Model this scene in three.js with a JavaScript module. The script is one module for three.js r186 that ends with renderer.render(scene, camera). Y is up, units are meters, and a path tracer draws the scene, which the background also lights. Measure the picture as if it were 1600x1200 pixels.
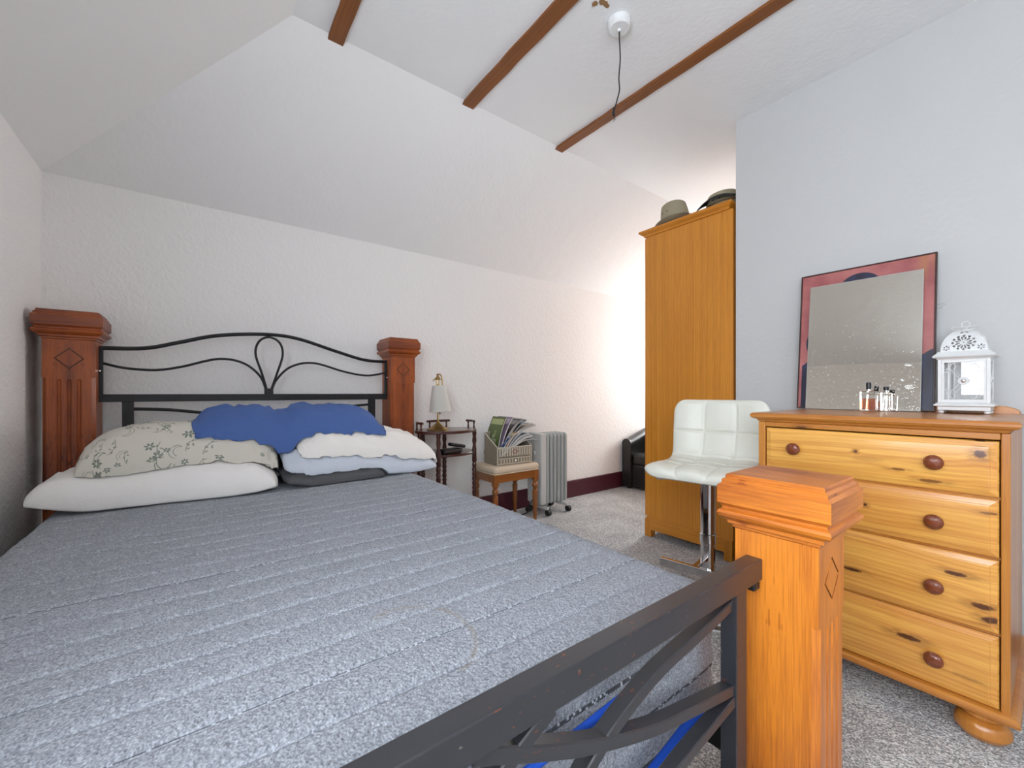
import * as THREE from 'three';
import { RoundedBoxGeometry } from 'three/addons/geometries/RoundedBoxGeometry.js';
import { mergeGeometries, mergeVertices, toCreasedNormals } from 'three/addons/utils/BufferGeometryUtils.js';
import { RectAreaLightUniformsLib } from 'three/addons/lights/RectAreaLightUniformsLib.js';
import { Brush, Evaluator, SUBTRACTION } from 'three-bvh-csg';

// ---------------------------------------------------------------- camera, sky, daylight, exposure
const scene = new THREE.Scene();
const camera = new THREE.PerspectiveCamera(2 * Math.atan(600 / 645) * 180 / Math.PI, 1600 / 1200, 0.03, 60);
camera.position.set(0, 1.0, 0);
camera.rotation.y = -Math.atan2(490, 645);
camera.setViewOffset(1600, 1200, 0, -13, 1600, 1200);
scene.add(camera);

const renderer = new THREE.WebGLRenderer({ antialias: true });
renderer.toneMapping = THREE.LinearToneMapping;
renderer.toneMappingExposure = 1.22;
renderer.shadowMap.enabled = true;

scene.background = new THREE.Color().setRGB(4.1, 4.35, 4.65);      // even overcast sky
RectAreaLightUniformsLib.init();
// daylight entering at the windows, the rear one added for fill (size and place of their glazing)
function daylight(w, h, at, to, strength, r, g, b) {
  const l = new THREE.RectAreaLight(new THREE.Color().setRGB(r, g, b), strength, w, h);
  l.position.set(...at); scene.add(l); l.lookAt(...to); l.name = 'window_daylight';
}
daylight(1.58, 0.88, [-0.745, 1.42, 0.3], [2, 1.42, 0.3], 6.5, 0.9, 1.0, 1.13);
daylight(0.84, 0.9, [4.69, 1.3, -2.19], [0, 1.3, -2.19], 8, 1.0, 1.0, 1.0);
daylight(0.58, 0.88, [0.0, 1.45, 1.76], [0.0, 1.45, 0], 1.2, 1.02, 1.0, 0.97);  // fill light at the added window behind the camera

// ---------------------------------------------------------------- helpers
const V3 = (x, y, z) => new THREE.Vector3(x, y, z), V2 = (x, y) => new THREE.Vector2(x, y);
function rng(seed) { let a = seed >>> 0; return () => { a = (a + 0x6D2B79F5) | 0; let t = Math.imul(a ^ (a >>> 15), 1 | a); t = (t + Math.imul(t ^ (t >>> 7), 61 | t)) ^ t; return ((t ^ (t >>> 14)) >>> 0) / 4294967296; }; }
const hash = (x, y, s) => { let h = Math.imul(x | 0, 374761393) ^ Math.imul(y | 0, 668265263) ^ Math.imul(s | 0, 982451653); h = Math.imul(h ^ (h >>> 13), 1274126177); return ((h ^ (h >>> 16)) >>> 0) / 4294967296; };
function vn(x, y, s = 0, px = 0, py = 0) {          // value noise 0..1, with an optional period
  const ix = Math.floor(x), iy = Math.floor(y); let fx = x - ix, fy = y - iy; fx = fx * fx * (3 - 2 * fx); fy = fy * fy * (3 - 2 * fy);
  const m = (i, p) => p ? ((i % p) + p) % p : i, a = m(ix, px), b = m(ix + 1, px), c = m(iy, py), d = m(iy + 1, py);
  const l0 = hash(a, c, s) + (hash(b, c, s) - hash(a, c, s)) * fx, l1 = hash(a, d, s) + (hash(b, d, s) - hash(a, d, s)) * fx;
  return l0 + (l1 - l0) * fy;
}
const fbm = (x, y, s = 0, o = 3) => { let v = 0, a = 0.5, n = 0; for (let i = 0; i < o; i++) { v += a * vn(x, y, s + i * 17); n += a; a *= 0.5; x *= 2.03; y *= 2.03; } return v / n; };
const mix = (a, b, t) => a + (b - a) * t, clamp = (x, a = 0, b = 1) => Math.min(b, Math.max(a, x)), sstep = (a, b, x) => { const t = clamp((x - a) / (b - a)); return t * t * (3 - 2 * t); };
const mix3 = (a, b, t) => [mix(a[0], b[0], t), mix(a[1], b[1], t), mix(a[2], b[2], t)];
function tex(w, h, fn, color = true, wrap = THREE.RepeatWrapping) {     // fn(x, y) gives [r, g, b] or a height, 0..255
  const d = new Uint8Array(w * h * 4);
  for (let y = 0, i = 0; y < h; y++) for (let x = 0; x < w; x++, i += 4) { const c = fn(x, y); if (c.length) { d[i] = clamp(c[0], 0, 255); d[i + 1] = clamp(c[1], 0, 255); d[i + 2] = clamp(c[2], 0, 255); } else d[i] = d[i + 1] = d[i + 2] = clamp(c, 0, 255); d[i + 3] = 255; }
  const t = new THREE.DataTexture(d, w, h); t.wrapS = t.wrapT = wrap; t.magFilter = THREE.LinearFilter; t.minFilter = THREE.LinearMipmapLinearFilter; t.generateMipmaps = true;
  if (color) t.colorSpace = THREE.SRGBColorSpace; t.needsUpdate = true; return t;
}
const rep = (t, su, sv) => { t.repeat.set(1 / su, 1 / sv); return t; };
const std = (o) => new THREE.MeshStandardMaterial(o), phys = (o) => new THREE.MeshPhysicalMaterial(o);
// box-projected uv in metres; u runs along the grain axis
function uvm(g, grain = 'x', ou = 0, ov = 0) {
  g = g.index ? g.toNonIndexed() : g;
  const p = g.attributes.position, uv = new Float32Array(p.count * 2), A = V3(), B = V3(), C = V3(), n = V3();
  const get = (v, k) => k === 'x' ? v.x : k === 'y' ? v.y : v.z;
  for (let i = 0; i < p.count; i += 3) {
    A.fromBufferAttribute(p, i); B.fromBufferAttribute(p, i + 1); C.fromBufferAttribute(p, i + 2);
    n.copy(B).sub(A).cross(C.clone().sub(A)); const ax = Math.abs(n.x), ay = Math.abs(n.y), az = Math.abs(n.z);
    const drop = ax >= ay && ax >= az ? 'x' : ay >= az ? 'y' : 'z';
    let ku = grain, kv; const left = ['x', 'y', 'z'].filter((k) => k !== drop);
    if (ku === drop) { ku = left[0]; kv = left[1]; } else kv = left.find((k) => k !== ku);
    [A, B, C].forEach((v, k) => { uv[(i + k) * 2] = get(v, ku) + ou; uv[(i + k) * 2 + 1] = get(v, kv) + ov; });
  }
  g.setAttribute('uv', new THREE.BufferAttribute(uv, 2)); return g;
}
const clean = (g) => { g = g.index ? g.toNonIndexed() : g; for (const k of Object.keys(g.attributes)) if (!['position', 'normal', 'uv'].includes(k)) g.deleteAttribute(k); if (!g.attributes.uv) g.setAttribute('uv', new THREE.BufferAttribute(new Float32Array(g.attributes.position.count * 2), 2)); if (!g.attributes.normal) g.computeVertexNormals(); return g; };
const merge = (...l) => mergeGeometries(l.flat().map(clean));
// box between two corners with small rounded edges
function box(x0, y0, z0, x1, y1, z1, r = 0.003, seg = 1) {
  const w = x1 - x0, h = y1 - y0, d = z1 - z0; r = Math.min(r, w / 2.1, h / 2.1, d / 2.1);
  const g = r > 0 ? new RoundedBoxGeometry(w, h, d, seg, r) : new THREE.BoxGeometry(w, h, d);
  return g.translate((x0 + x1) / 2, (y0 + y1) / 2, (z0 + z1) / 2);
}
const crv = (pts, closed = false, tension = 0.5) => new THREE.CatmullRomCurve3(pts.map((p) => p.isVector3 ? p : V3(...p)), closed, 'catmullrom', tension);
function tube(pts, r, n = 40, rs = 8, closed = false) {
  const c = crv(pts, closed), g = new THREE.TubeGeometry(c, n, r, rs, closed);
  if (closed) return g;
  const a = c.getPoint(0), b = c.getPoint(1);
  return merge(g, new THREE.SphereGeometry(r, rs, 4).translate(a.x, a.y, a.z), new THREE.SphereGeometry(r, rs, 4).translate(b.x, b.y, b.z));
}
const lathe = (pr, seg = 32, at = [0, 0, 0], crease = 0.6) => toCreasedNormals(new THREE.LatheGeometry(pr.map((p) => V2(p[0], p[1])), seg), crease).translate(...at);
// rectangular sections stacked in y: rows [extra, y] around a half size
function squareLoft(rows, hx, hz) {
  const pos = [], ring = (o, y) => [[-hx - o, y, hz + o], [hx + o, y, hz + o], [hx + o, y, -hz - o], [-hx - o, y, -hz - o]];
  const quad = (a, b, c, d) => pos.push(...a, ...b, ...c, ...a, ...c, ...d);
  for (let i = 0; i + 1 < rows.length; i++) { const a = ring(...rows[i]), b = ring(...rows[i + 1]); for (let k = 0; k < 4; k++) quad(a[k], a[(k + 1) % 4], b[(k + 1) % 4], b[k]); }
  const a = ring(...rows[0]), b = ring(...rows[rows.length - 1]); quad(a[3], a[2], a[1], a[0]); quad(b[0], b[1], b[2], b[3]);
  const g = new THREE.BufferGeometry(); g.setAttribute('position', new THREE.Float32BufferAttribute(pos, 3)); g.computeVertexNormals(); return toCreasedNormals(g, 0.35);
}
// bar of rectangular section along a curve in the xy plane, z from z0 to z1
function flatBar(pts, hgt, z0, z1, n = 36, bev = 0.002) {
  const c = crv(pts.map((p) => [p[0], p[1], 0])), up = [], dn = [];
  for (let i = 0; i <= n; i++) { const p = c.getPoint(i / n), t = c.getTangent(i / n), nx = -t.y * hgt / 2, ny = t.x * hgt / 2; up.push(V2(p.x + nx, p.y + ny)); dn.push(V2(p.x - nx, p.y - ny)); }
  const g = new THREE.ExtrudeGeometry(new THREE.Shape([...up, ...dn.reverse()]), { depth: z1 - z0 - 2 * bev, bevelEnabled: true, bevelThickness: bev, bevelSize: bev, bevelOffset: -bev, bevelSegments: 1 });
  return toCreasedNormals(g.translate(0, 0, z0 + bev), 0.5);
}
// prism: a planar polygon of 3d points pushed along a vector
function slab(poly, push) {
  const P = poly.map((p) => V3(...p)), d = V3(...push), pos = [], tri = (a, b, c) => pos.push(a.x, a.y, a.z, b.x, b.y, b.z, c.x, c.y, c.z), Q = P.map((p) => p.clone().add(d));
  for (let i = 1; i + 1 < P.length; i++) { tri(P[0], P[i], P[i + 1]); tri(Q[0], Q[i + 1], Q[i]); }
  for (let i = 0; i < P.length; i++) { const j = (i + 1) % P.length; tri(P[i], Q[i], Q[j]); tri(P[i], Q[j], P[j]); }
  const g = new THREE.BufferGeometry(); g.setAttribute('position', new THREE.Float32BufferAttribute(pos, 3)); g.computeVertexNormals(); return g;
}
// surface from a grid of points f(i, j)
function grid(nu, nv, f, uvf) {
  const pos = [], uv = [], idx = [];
  for (let j = 0; j <= nv; j++) for (let i = 0; i <= nu; i++) { const p = f(i / nu, j / nv); pos.push(p[0], p[1], p[2]); const q = uvf ? uvf(i / nu, j / nv, p) : [i / nu, j / nv]; uv.push(q[0], q[1]); }
  for (let j = 0; j < nv; j++) for (let i = 0; i < nu; i++) { const a = j * (nu + 1) + i, b = a + 1, c = a + nu + 1, d = c + 1; idx.push(a, b, d, a, d, c); }
  const g = new THREE.BufferGeometry(); g.setAttribute('position', new THREE.Float32BufferAttribute(pos, 3)); g.setAttribute('uv', new THREE.Float32BufferAttribute(uv, 2)); g.setIndex(idx); g.computeVertexNormals(); return g;
}
const taken = {};
const numbered = (n) => { const k = taken[n] = (taken[n] ?? -1) + 1; return k ? `${n}_${String(k).padStart(3, '0')}` : n; };
function thing(name, label, category, at = [0, 0, 0], group) {
  const o = new THREE.Group(); o.name = numbered(name); o.position.set(...at); o.userData = { label, category }; if (group) o.userData.group = group; scene.add(o); return o;
}
// a part; its geometry is given in world coordinates and moved into the thing's own
function part(parent, name, g, m, label) {
  const o = new THREE.Mesh(g, m); o.name = name; if (label) o.userData.label = label;
  let q = parent, off = V3(); while (q && q !== scene) { off.add(q.position); q = q.parent; }
  if (!parent.userData.local) g.translate(-off.x, -off.y, -off.z);
  parent.add(o); return o;
}
const lpart = (parent, name, g, m, label) => { const o = new THREE.Mesh(g, m); o.name = name; if (label) o.userData.label = label; parent.add(o); return o; };   // geometry already in the thing's own coordinates
function single(name, g, m, label, category, at, group) { const o = new THREE.Mesh(g, m); o.name = numbered(name); if (at) g.translate(-at[0], -at[1], -at[2]), o.position.set(...at); o.userData = { label, category }; if (group) o.userData.group = group; scene.add(o); return o; }
function struct(name, g, m, label) { const o = new THREE.Mesh(g, m); o.name = name; o.userData = { kind: 'structure', label, category: name.split('_')[0] }; scene.add(o); return o; }

// ---------------------------------------------------------------- materials
function woodTex({ w = 768, h = 384, len = 1.2, wid = 0.3, light, dark, rings = 40, warp = 0.02, sharp = 1, fine = 0.35, seed = 1, knots = [], blotch = 0.2, fleck = 0 }) {
  return rep(tex(w, h, (px, py) => {
    const x = px / w * len, y = py / h * wid;
    let yy = y + warp * (fbm(x * 1.6, y * 5, seed) - 0.5), kd = 0;
    for (const [kx, ky, rx, ry, s = 1] of knots) {
      const dx = (x - kx * len), dy = (y - ky * wid), e = Math.sqrt((dx / rx) ** 2 + (dy / ry) ** 2);
      yy += Math.sign(dy) * ry * 1.3 * Math.exp(-((dx / (rx * 2.6)) ** 2)) * Math.exp(-Math.abs(dy) / (ry * 3));
      kd = Math.max(kd, s * (1 - sstep(0.55, 1.15, e + 0.25 * (vn(x * 260, y * 260, seed + 9) - 0.5))), s * 0.45 * (1 - sstep(1, 2.6, e)) * vn(x * 60, y * 300, seed + 4));
    }
    const ph = yy * rings, am = vn(x * 0.8, ph * 0.3, seed + 8); let r = 0.5 * vn(x * 0.7, ph * 1.6, seed + 3) + 0.3 * vn(x * 1.1, ph * 3.7, seed + 13) + 0.2 * (0.5 + 0.5 * Math.sin(ph * 6.283 + 14 * fbm(x * 0.5, ph * 0.12, seed + 14))) * (0.3 + am); r = Math.pow(clamp(r * 1.25), sharp);
    const f = vn(x * 14, y * 620, seed + 5) * 0.6 + vn(x * 40, y * 1500, seed + 6) * 0.4, b = fbm(x * 3, y * 9, seed + 7) - 0.5;
    const fl = fleck * sstep(0.74, 0.84, vn(x * 42, y * 330, seed + 21)) * sstep(0.35, 0.6, fbm(x * 5, y * 12, seed + 22)), t = clamp(0.55 * r + fine * (f - 0.35) + blotch * b * 2 + fl);
    return mix3(mix3(light, dark, t), mix3(dark, [30, 12, 6], 0.6), kd);
  }, true, THREE.MirroredRepeatWrapping), len, wid);
}
const M = {};
{
  const bump = rep(tex(1024, 1024, (x, y) => {                      // embossed wallpaper under paint
    const u = x / 1024 * 48, v = y / 1024 * 34; const a = vn(u, v, 11, 48, 34), b = vn(u * 2, v * 2, 12, 96, 68), c = vn(u * 4, v * 4, 13, 192, 136);
    return 255 * clamp(0.2 + 0.9 * Math.pow(a * 0.5 + b * 0.35 + c * 0.15, 1.6));
  }, false), 0.62, 0.62);
  M.paper = std({ color: new THREE.Color().setRGB(0.87, 0.845, 0.82), roughness: 0.75, bumpMap: bump, bumpScale: 0.0026 });
  const soft = rep(tex(512, 512, (x, y) => 255 * (0.5 * vn(x / 512 * 6, y / 512 * 6, 3, 6, 6) + 0.35 * vn(x / 512 * 24, y / 512 * 24, 4, 24, 24) + 0.15 * vn(x / 512 * 128, y / 512 * 128, 5, 128, 128)), false), 1.6, 1.6);
  M.plaster = std({ color: new THREE.Color().setRGB(0.88, 0.865, 0.85), roughness: 0.7, bumpMap: soft, bumpScale: 0.004 });
  M.plasterCool = std({ color: new THREE.Color().setRGB(0.87, 0.87, 0.865), roughness: 0.6, bumpMap: soft, bumpScale: 0.004 });
  M.paintDimmed = std({ color: new THREE.Color().setRGB(0.59, 0.585, 0.575), roughness: 0.6, bumpMap: soft, bumpScale: 0.004 });  // grey-white paint, darkened in colour to stand for weaker light on this wall
  const cm = (x, y) => 0.62 * vn(x / 1024 * 400, y / 1024 * 400, 21, 400, 400) + 0.26 * vn(x / 1024 * 170, y / 1024 * 170, 22, 170, 170) + 0.12 * vn(x / 1024 * 9, y / 1024 * 9, 23, 9, 9);
  M.carpet = std({ roughness: 1, map: rep(tex(1024, 1024, (x, y) => { const t = clamp((cm(x, y) - 0.3) * 2.2); return mix3([146, 146, 147], [246, 245, 243], t); }), 1.1, 1.1), bumpMap: rep(tex(1024, 1024, (x, y) => 255 * cm(x, y), false), 1.1, 1.1), bumpScale: 0.006 });
  M.baseboard = std({ color: new THREE.Color().setRGB(0.075, 0.012, 0.022), roughness: 0.38 });
  M.white = std({ color: new THREE.Color().setRGB(0.8, 0.8, 0.79), roughness: 0.35 });
  M.pane = phys({ color: 0xffffff, roughness: 0, transmission: 1, thickness: 0, ior: 1.5 });
  const post = { len: 1.2, wid: 0.4, rings: 16, warp: 0.08, fine: 0.7, blotch: 0.7, fleck: 0.6 };
  M.headPostShaded = phys({ map: woodTex({ ...post, seed: 31, light: [164, 78, 16], dark: [84, 30, 5] }), roughness: 0.5, clearcoat: 0.2, clearcoatRoughness: 0.25 });  // post timber darkened to paint in the dimmer light by the headboard
  M.footPostLit = phys({ map: woodTex({ ...post, seed: 37, light: [228, 136, 40], dark: [150, 72, 16] }), roughness: 0.45, clearcoat: 0.35, clearcoatRoughness: 0.25 });   // same timber as at the head, lightened to paint in window light
  M.groove = std({ color: new THREE.Color().setRGB(0.09, 0.028, 0.008), roughness: 0.6 });
  M.beam = std({ map: woodTex({ len: 1.4, wid: 0.2, light: [150, 90, 38], dark: [108, 60, 22], rings: 60, warp: 0.02, fine: 0.6, seed: 41 }), roughness: 0.6 });
  const pine = { light: [242, 184, 90], dark: [186, 106, 38], warp: 0.04, sharp: 1.3, fine: 0.4 };
  M.pine = phys({ map: woodTex({ ...pine, len: 0.9, wid: 0.3, rings: 55, seed: 51, light: [208, 140, 58], dark: [160, 88, 28], knots: [[0.3, 0.4, 0.02, 0.006, 0.8], [0.75, 0.7, 0.012, 0.007, 0.7]] }), roughness: 0.36, clearcoat: 0.4, clearcoatRoughness: 0.2 });
  M.drawer = [
    [0.159, [[0.47, 0.6, 0.006, 0.005], [0.94, 0.75, 0.014, 0.012], [0.77, 0.16, 0.03, 0.006, 0.7], [0.65, 0.32, 0.02, 0.004, 0.8], [0.52, 0.47, 0.05, 0.012, 0.15]]],
    [0.166, [[0.51, 0.54, 0.008, 0.006], [0.97, 0.74, 0.02, 0.004, 0.7], [0.2, 0.4, 0.012, 0.008]]],
    [0.21, [[0.86, 0.69, 0.028, 0.007], [0.95, 0.33, 0.026, 0.009], [0.975, 0.17, 0.02, 0.01], [0.45, 0.36, 0.03, 0.006]]],
    [0.204, [[0.69, 0.59, 0.034, 0.009], [0.9, 0.3, 0.04, 0.006, 0.25], [0.3, 0.7, 0.015, 0.01]]],
  ].map(([h, knots], i) => { const t = woodTex({ ...pine, w: 768, h: 256, len: 0.594, wid: h, rings: 70, seed: 61 + i * 7, knots }); return phys({ map: t, roughness: 0.33, clearcoat: 0.45, clearcoatRoughness: 0.16 }); });
  M.knob = phys({ map: woodTex({ len: 0.1, wid: 0.1, w: 256, h: 256, light: [140, 70, 34], dark: [92, 40, 18], rings: 160, warp: 0.01, seed: 71 }), roughness: 0.3, clearcoat: 0.6, clearcoatRoughness: 0.12 });
  M.oak = phys({ map: woodTex({ w: 1024, h: 768, len: 1.6, wid: 0.45, light: [224, 150, 48], dark: [178, 104, 20], rings: 70, warp: 0.012, fine: 0.55, seed: 81, blotch: 0.16 }), roughness: 0.42, clearcoat: 0.25, clearcoatRoughness: 0.25 });
  M.stoolWood = phys({ map: woodTex({ len: 0.6, wid: 0.2, w: 512, h: 256, light: [172, 104, 44], dark: [122, 66, 24], rings: 50, seed: 91 }), roughness: 0.35, clearcoat: 0.4, clearcoatRoughness: 0.2 });
  M.mahogany = phys({ map: woodTex({ len: 0.6, wid: 0.2, w: 512, h: 256, light: [84, 36, 24], dark: [46, 18, 14], rings: 50, seed: 95 }), roughness: 0.3, clearcoat: 0.5, clearcoatRoughness: 0.15 });
  M.blackMetal = std({ color: new THREE.Color().setRGB(0.004, 0.004, 0.0045), roughness: 0.55 });
  const chips = tex(1024, 256, (x, y) => { const s = vn(x / 16, y / 5, 101) * 0.6 + vn(x / 5, y / 4, 102) * 0.4, m = vn(x / 90, y / 60, 103); const c = s > 0.8 && m > 0.58 ? [112, 62, 44] : s > 0.9 ? [120, 112, 104] : [46, 46, 50]; return c; });
  M.footMetal = phys({ map: rep(chips, 0.9, 0.22), roughness: 0.38, clearcoat: 0.35, clearcoatRoughness: 0.3 });
  M.chrome = std({ color: new THREE.Color().setRGB(0.72, 0.72, 0.73), metalness: 1, roughness: 0.07 });
  const lb = rep(tex(512, 512, (x, y) => 255 * (0.6 * vn(x / 512 * 120, y / 512 * 120, 111, 120, 120) + 0.4 * vn(x / 512 * 40, y / 512 * 40, 112, 40, 40)), false), 0.3, 0.3);
  M.cream = phys({ color: new THREE.Color().setRGB(0.76, 0.755, 0.66), roughness: 0.42, bumpMap: lb, bumpScale: 0.0006, clearcoat: 0.15, clearcoatRoughness: 0.3 });
  M.blackLeather = phys({ color: new THREE.Color().setRGB(0.012, 0.011, 0.011), roughness: 0.33, bumpMap: lb, bumpScale: 0.0008, clearcoat: 0.3, clearcoatRoughness: 0.25 });
  M.radiator = std({ color: new THREE.Color().setRGB(0.4, 0.42, 0.4), roughness: 0.4 });
  M.radiatorPanel = std({ color: new THREE.Color().setRGB(0.6, 0.61, 0.59), roughness: 0.45 });
  M.rubber = std({ color: new THREE.Color().setRGB(0.012, 0.012, 0.013), roughness: 0.55 });
  M.brass = std({ color: new THREE.Color().setRGB(0.42, 0.28, 0.1), metalness: 1, roughness: 0.3 });
  M.shade = phys({ color: new THREE.Color().setRGB(0.78, 0.76, 0.7), roughness: 0.9, transmission: 0.3, thickness: 0 });
  M.cushion = std({ color: new THREE.Color().setRGB(0.68, 0.55, 0.4), roughness: 0.85 });
  const wk = (x, y) => { const u = x / 256 * 24, v = y / 256 * 24, o = Math.floor(u) % 2; return (0.45 + 0.55 * Math.abs(Math.sin((v / 2 + o * 0.5) * Math.PI))) * (0.6 + 0.4 * Math.sin((u % 1) * Math.PI)); };
  M.wicker = std({ map: rep(tex(256, 256, (x, y) => mix3([84, 74, 60], [196, 182, 158], wk(x, y) * (0.8 + 0.3 * vn(x / 4, y / 4, 121)))), 0.14, 0.14), roughness: 0.85, bumpMap: rep(tex(256, 256, (x, y) => 255 * wk(x, y), false), 0.14, 0.14), bumpScale: 0.004 });
  M.wickerRib = std({ color: new THREE.Color().setRGB(0.62, 0.56, 0.46), roughness: 0.8 });
  M.paperEdge = std({ color: new THREE.Color().setRGB(0.62, 0.6, 0.56), roughness: 0.7 });
  const fabricBump = rep(tex(512, 512, (x, y) => 255 * (0.5 * vn(x / 2, y / 2, 131, 256, 256) + 0.5 * vn(x / 6, y / 6, 132)), false, THREE.MirroredRepeatWrapping), 0.35, 0.35);
  const cloth = (r, g, b, sh = 0.15) => phys({ color: new THREE.Color().setRGB(r, g, b), roughness: 0.9, bumpMap: fabricBump, bumpScale: 0.0008, sheen: sh, sheenColor: new THREE.Color(0xffffff), sheenRoughness: 0.6 });
  M.pillowWhite = cloth(0.86, 0.83, 0.8); M.pillowIvory = cloth(0.86, 0.82, 0.77); M.pillowBlue = cloth(0.07, 0.135, 0.36, 0.05); M.pillowPale = cloth(0.58, 0.62, 0.69); M.pillowGrey = cloth(0.09, 0.09, 0.095, 0.05);
  M.hatFelt = std({ color: new THREE.Color().setRGB(0.36, 0.31, 0.21), roughness: 0.95 });
  M.hatBand = std({ color: new THREE.Color().setRGB(0.16, 0.085, 0.035), roughness: 0.8 });
  M.hatDark = std({ color: new THREE.Color().setRGB(0.02, 0.018, 0.018), roughness: 0.9 });
  M.ropeBlue = std({ map: rep(tex(64, 64, (x, y) => ((x + y * 0.5) % 16 < 4 ? [8, 40, 130] : [24, 92, 214])), 0.03, 0.06), roughness: 0.6 });
  M.lantern = std({ color: new THREE.Color().setRGB(0.76, 0.77, 0.76), roughness: 0.4 });
  M.blackPlastic = std({ color: new THREE.Color().setRGB(0.012, 0.012, 0.014), roughness: 0.35 });
}

// ---------------------------------------------------------------- the room
const XL = -0.57, ZB = -2.80, YK = 2.01, YC = 2.57, XC = 0.312, ZC = -1.92, XR = 2.48, ZA = -1.12, XE = 4.55, ZF = 1.6;
const B = (...a) => box(...a, 0);
struct('floor', uvm(B(XL - 0.3, -0.12, ZB - 0.28, XE + 0.3, 0, ZF + 0.2)), M.carpet, 'grey speckled fitted carpet');
struct('wall_back', uvm(B(XL - 0.28, 0, ZB - 0.25, XE + 0.25, YK, ZB)), M.paper, 'off white embossed paper wall behind the headboard');
{
  const [z0, z1, y0, y1] = [-0.55, 1.15, 0.92, 1.92], x0 = XL - 0.28;
  struct('wall_left', uvm(merge(B(x0, 0, ZB, XL, YK, z0), B(x0, 0, z1, XL, YK, ZF), B(x0, 0, z0, XL, y0, z1), B(x0, y1, z0, XL, YK, z1))), M.paper, 'off white embossed paper wall beside the bed');
  const w = struct('window_1', merge(box(x0 + 0.03, y0, z0, x0 + 0.1, y0 + 0.06, z1), box(x0 + 0.03, y1 - 0.06, z0, x0 + 0.1, y1, z1), box(x0 + 0.03, y0 + 0.06, z0, x0 + 0.1, y1 - 0.06, z0 + 0.06), box(x0 + 0.03, y0 + 0.06, z1 - 0.06, x0 + 0.1, y1 - 0.06, z1), box(x0 + 0.03, y0 + 0.06, 0.27, x0 + 0.1, y1 - 0.06, 0.33)), M.white, 'white casement window in the wall beside the bed');
  lpart(w, 'pane', B(x0 + 0.06, y0 + 0.05, z0 + 0.05, x0 + 0.064, y1 - 0.05, 0.28), M.pane); lpart(w, 'pane', B(x0 + 0.06, y0 + 0.05, 0.32, x0 + 0.064, y1 - 0.05, z1 - 0.05), M.pane);
  lpart(w, 'window_sill', box(x0 + 0.1, y0 - 0.0, z0, XL + 0.03, y0 + 0.02, z1), M.white);
}
{
  const [z0, z1, y0, y1] = [-2.66, -1.72, 0.8, 1.8], x1 = XE + 0.25;
  struct('wall_end', uvm(merge(B(XE, 0, ZB, x1, YC, z0), B(XE, 0, z1, x1, YC, ZA + 0.1), B(XE, 0, z0, x1, y0, z1), B(XE, y1, z0, x1, YC, z1))), M.plaster, 'off white end wall of the alcove');
  const w = struct('window_2', merge(box(x1 - 0.1, y0, z0, x1 - 0.03, y0 + 0.05, z1), box(x1 - 0.1, y1 - 0.05, z0, x1 - 0.03, y1, z1), box(x1 - 0.1, y0 + 0.05, z0, x1 - 0.03, y1 - 0.05, z0 + 0.05), box(x1 - 0.1, y0 + 0.05, z1 - 0.05, x1 - 0.03, y1 - 0.05, z1)), M.white, 'white window at the end of the alcove');
  lpart(w, 'pane', B(x1 - 0.064, y0 + 0.04, z0 + 0.04, x1 - 0.06, y1 - 0.04, z1 - 0.04), M.pane);
}
struct('wall_right', uvm(B(XR, 0, ZA, XR + 0.12, YC, ZF)), M.paintDimmed, 'smooth white wall behind the chest of drawers');
struct('wall_alcove', uvm(B(XR + 0.12, 0, ZA, XE + 0.25, YC, ZA + 0.12)), M.plaster, 'white wall behind the wardrobe');
{
  const [a, b, y0, y1] = [-0.35, 0.35, 0.95, 1.95], z1 = ZF + 0.25;  // opening and window added out of view to brighten bed and back wall
  struct('wall_front', uvm(merge(B(XL - 0.28, 0, ZF, a, YC + 0.1, z1), B(b, 0, ZF, XR + 0.12, YC + 0.1, z1), B(a, 0, ZF, b, y0, z1), B(a, y1, ZF, b, YC + 0.1, z1))), M.plasterCool, 'white wall at the foot of the room');
  const w = struct('window_added_3', merge(box(a, y0, z1 - 0.1, b, y0 + 0.06, z1 - 0.03), box(a, y1 - 0.06, z1 - 0.1, b, y1, z1 - 0.03), box(a, y0 + 0.06, z1 - 0.1, a + 0.06, y1 - 0.06, z1 - 0.03), box(b - 0.06, y0 + 0.06, z1 - 0.1, b, y1 - 0.06, z1 - 0.03)), M.white, 'added white window behind the camera for fill light');
  lpart(w, 'pane', B(a + 0.05, y0 + 0.05, z1 - 0.067, b - 0.05, y1 - 0.05, z1 - 0.063), M.pane);
}
struct('ceiling', uvm(B(XC, YC, ZC, XE + 0.25, YC + 0.12, ZF)), M.plasterCool, 'white flat ceiling with three exposed beams');
const apexOut = V3(0, 0.84, -0.54).multiplyScalar(0.12).toArray();
struct('ceiling_slope', uvm(slab([[XL, YK, ZB], [XE + 0.25, YK, ZB], [XE + 0.25, YC, ZC], [XC, YC, ZC]], apexOut)), M.plaster, 'white sloping ceiling above the headboard');
struct('ceiling_slope_001', uvm(slab([[XL, YK, ZF], [XL, YK, ZB], [XC, YC, ZC], [XC, YC, ZF]], [-0.06, 0.1, 0])), M.plaster, 'white sloping ceiling above the window side of the bed');
struct('baseboard_back', uvm(box(XL, 0, ZB, XE, 0.16, ZB + 0.018, 0.004)), M.baseboard, 'dark maroon baseboard under the embossed wall');
struct('baseboard_right', uvm(box(XR - 0.018, 0, ZA, XR, 0.08, ZF, 0.004)), M.baseboard, 'dark maroon baseboard behind the chest of drawers');
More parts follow.
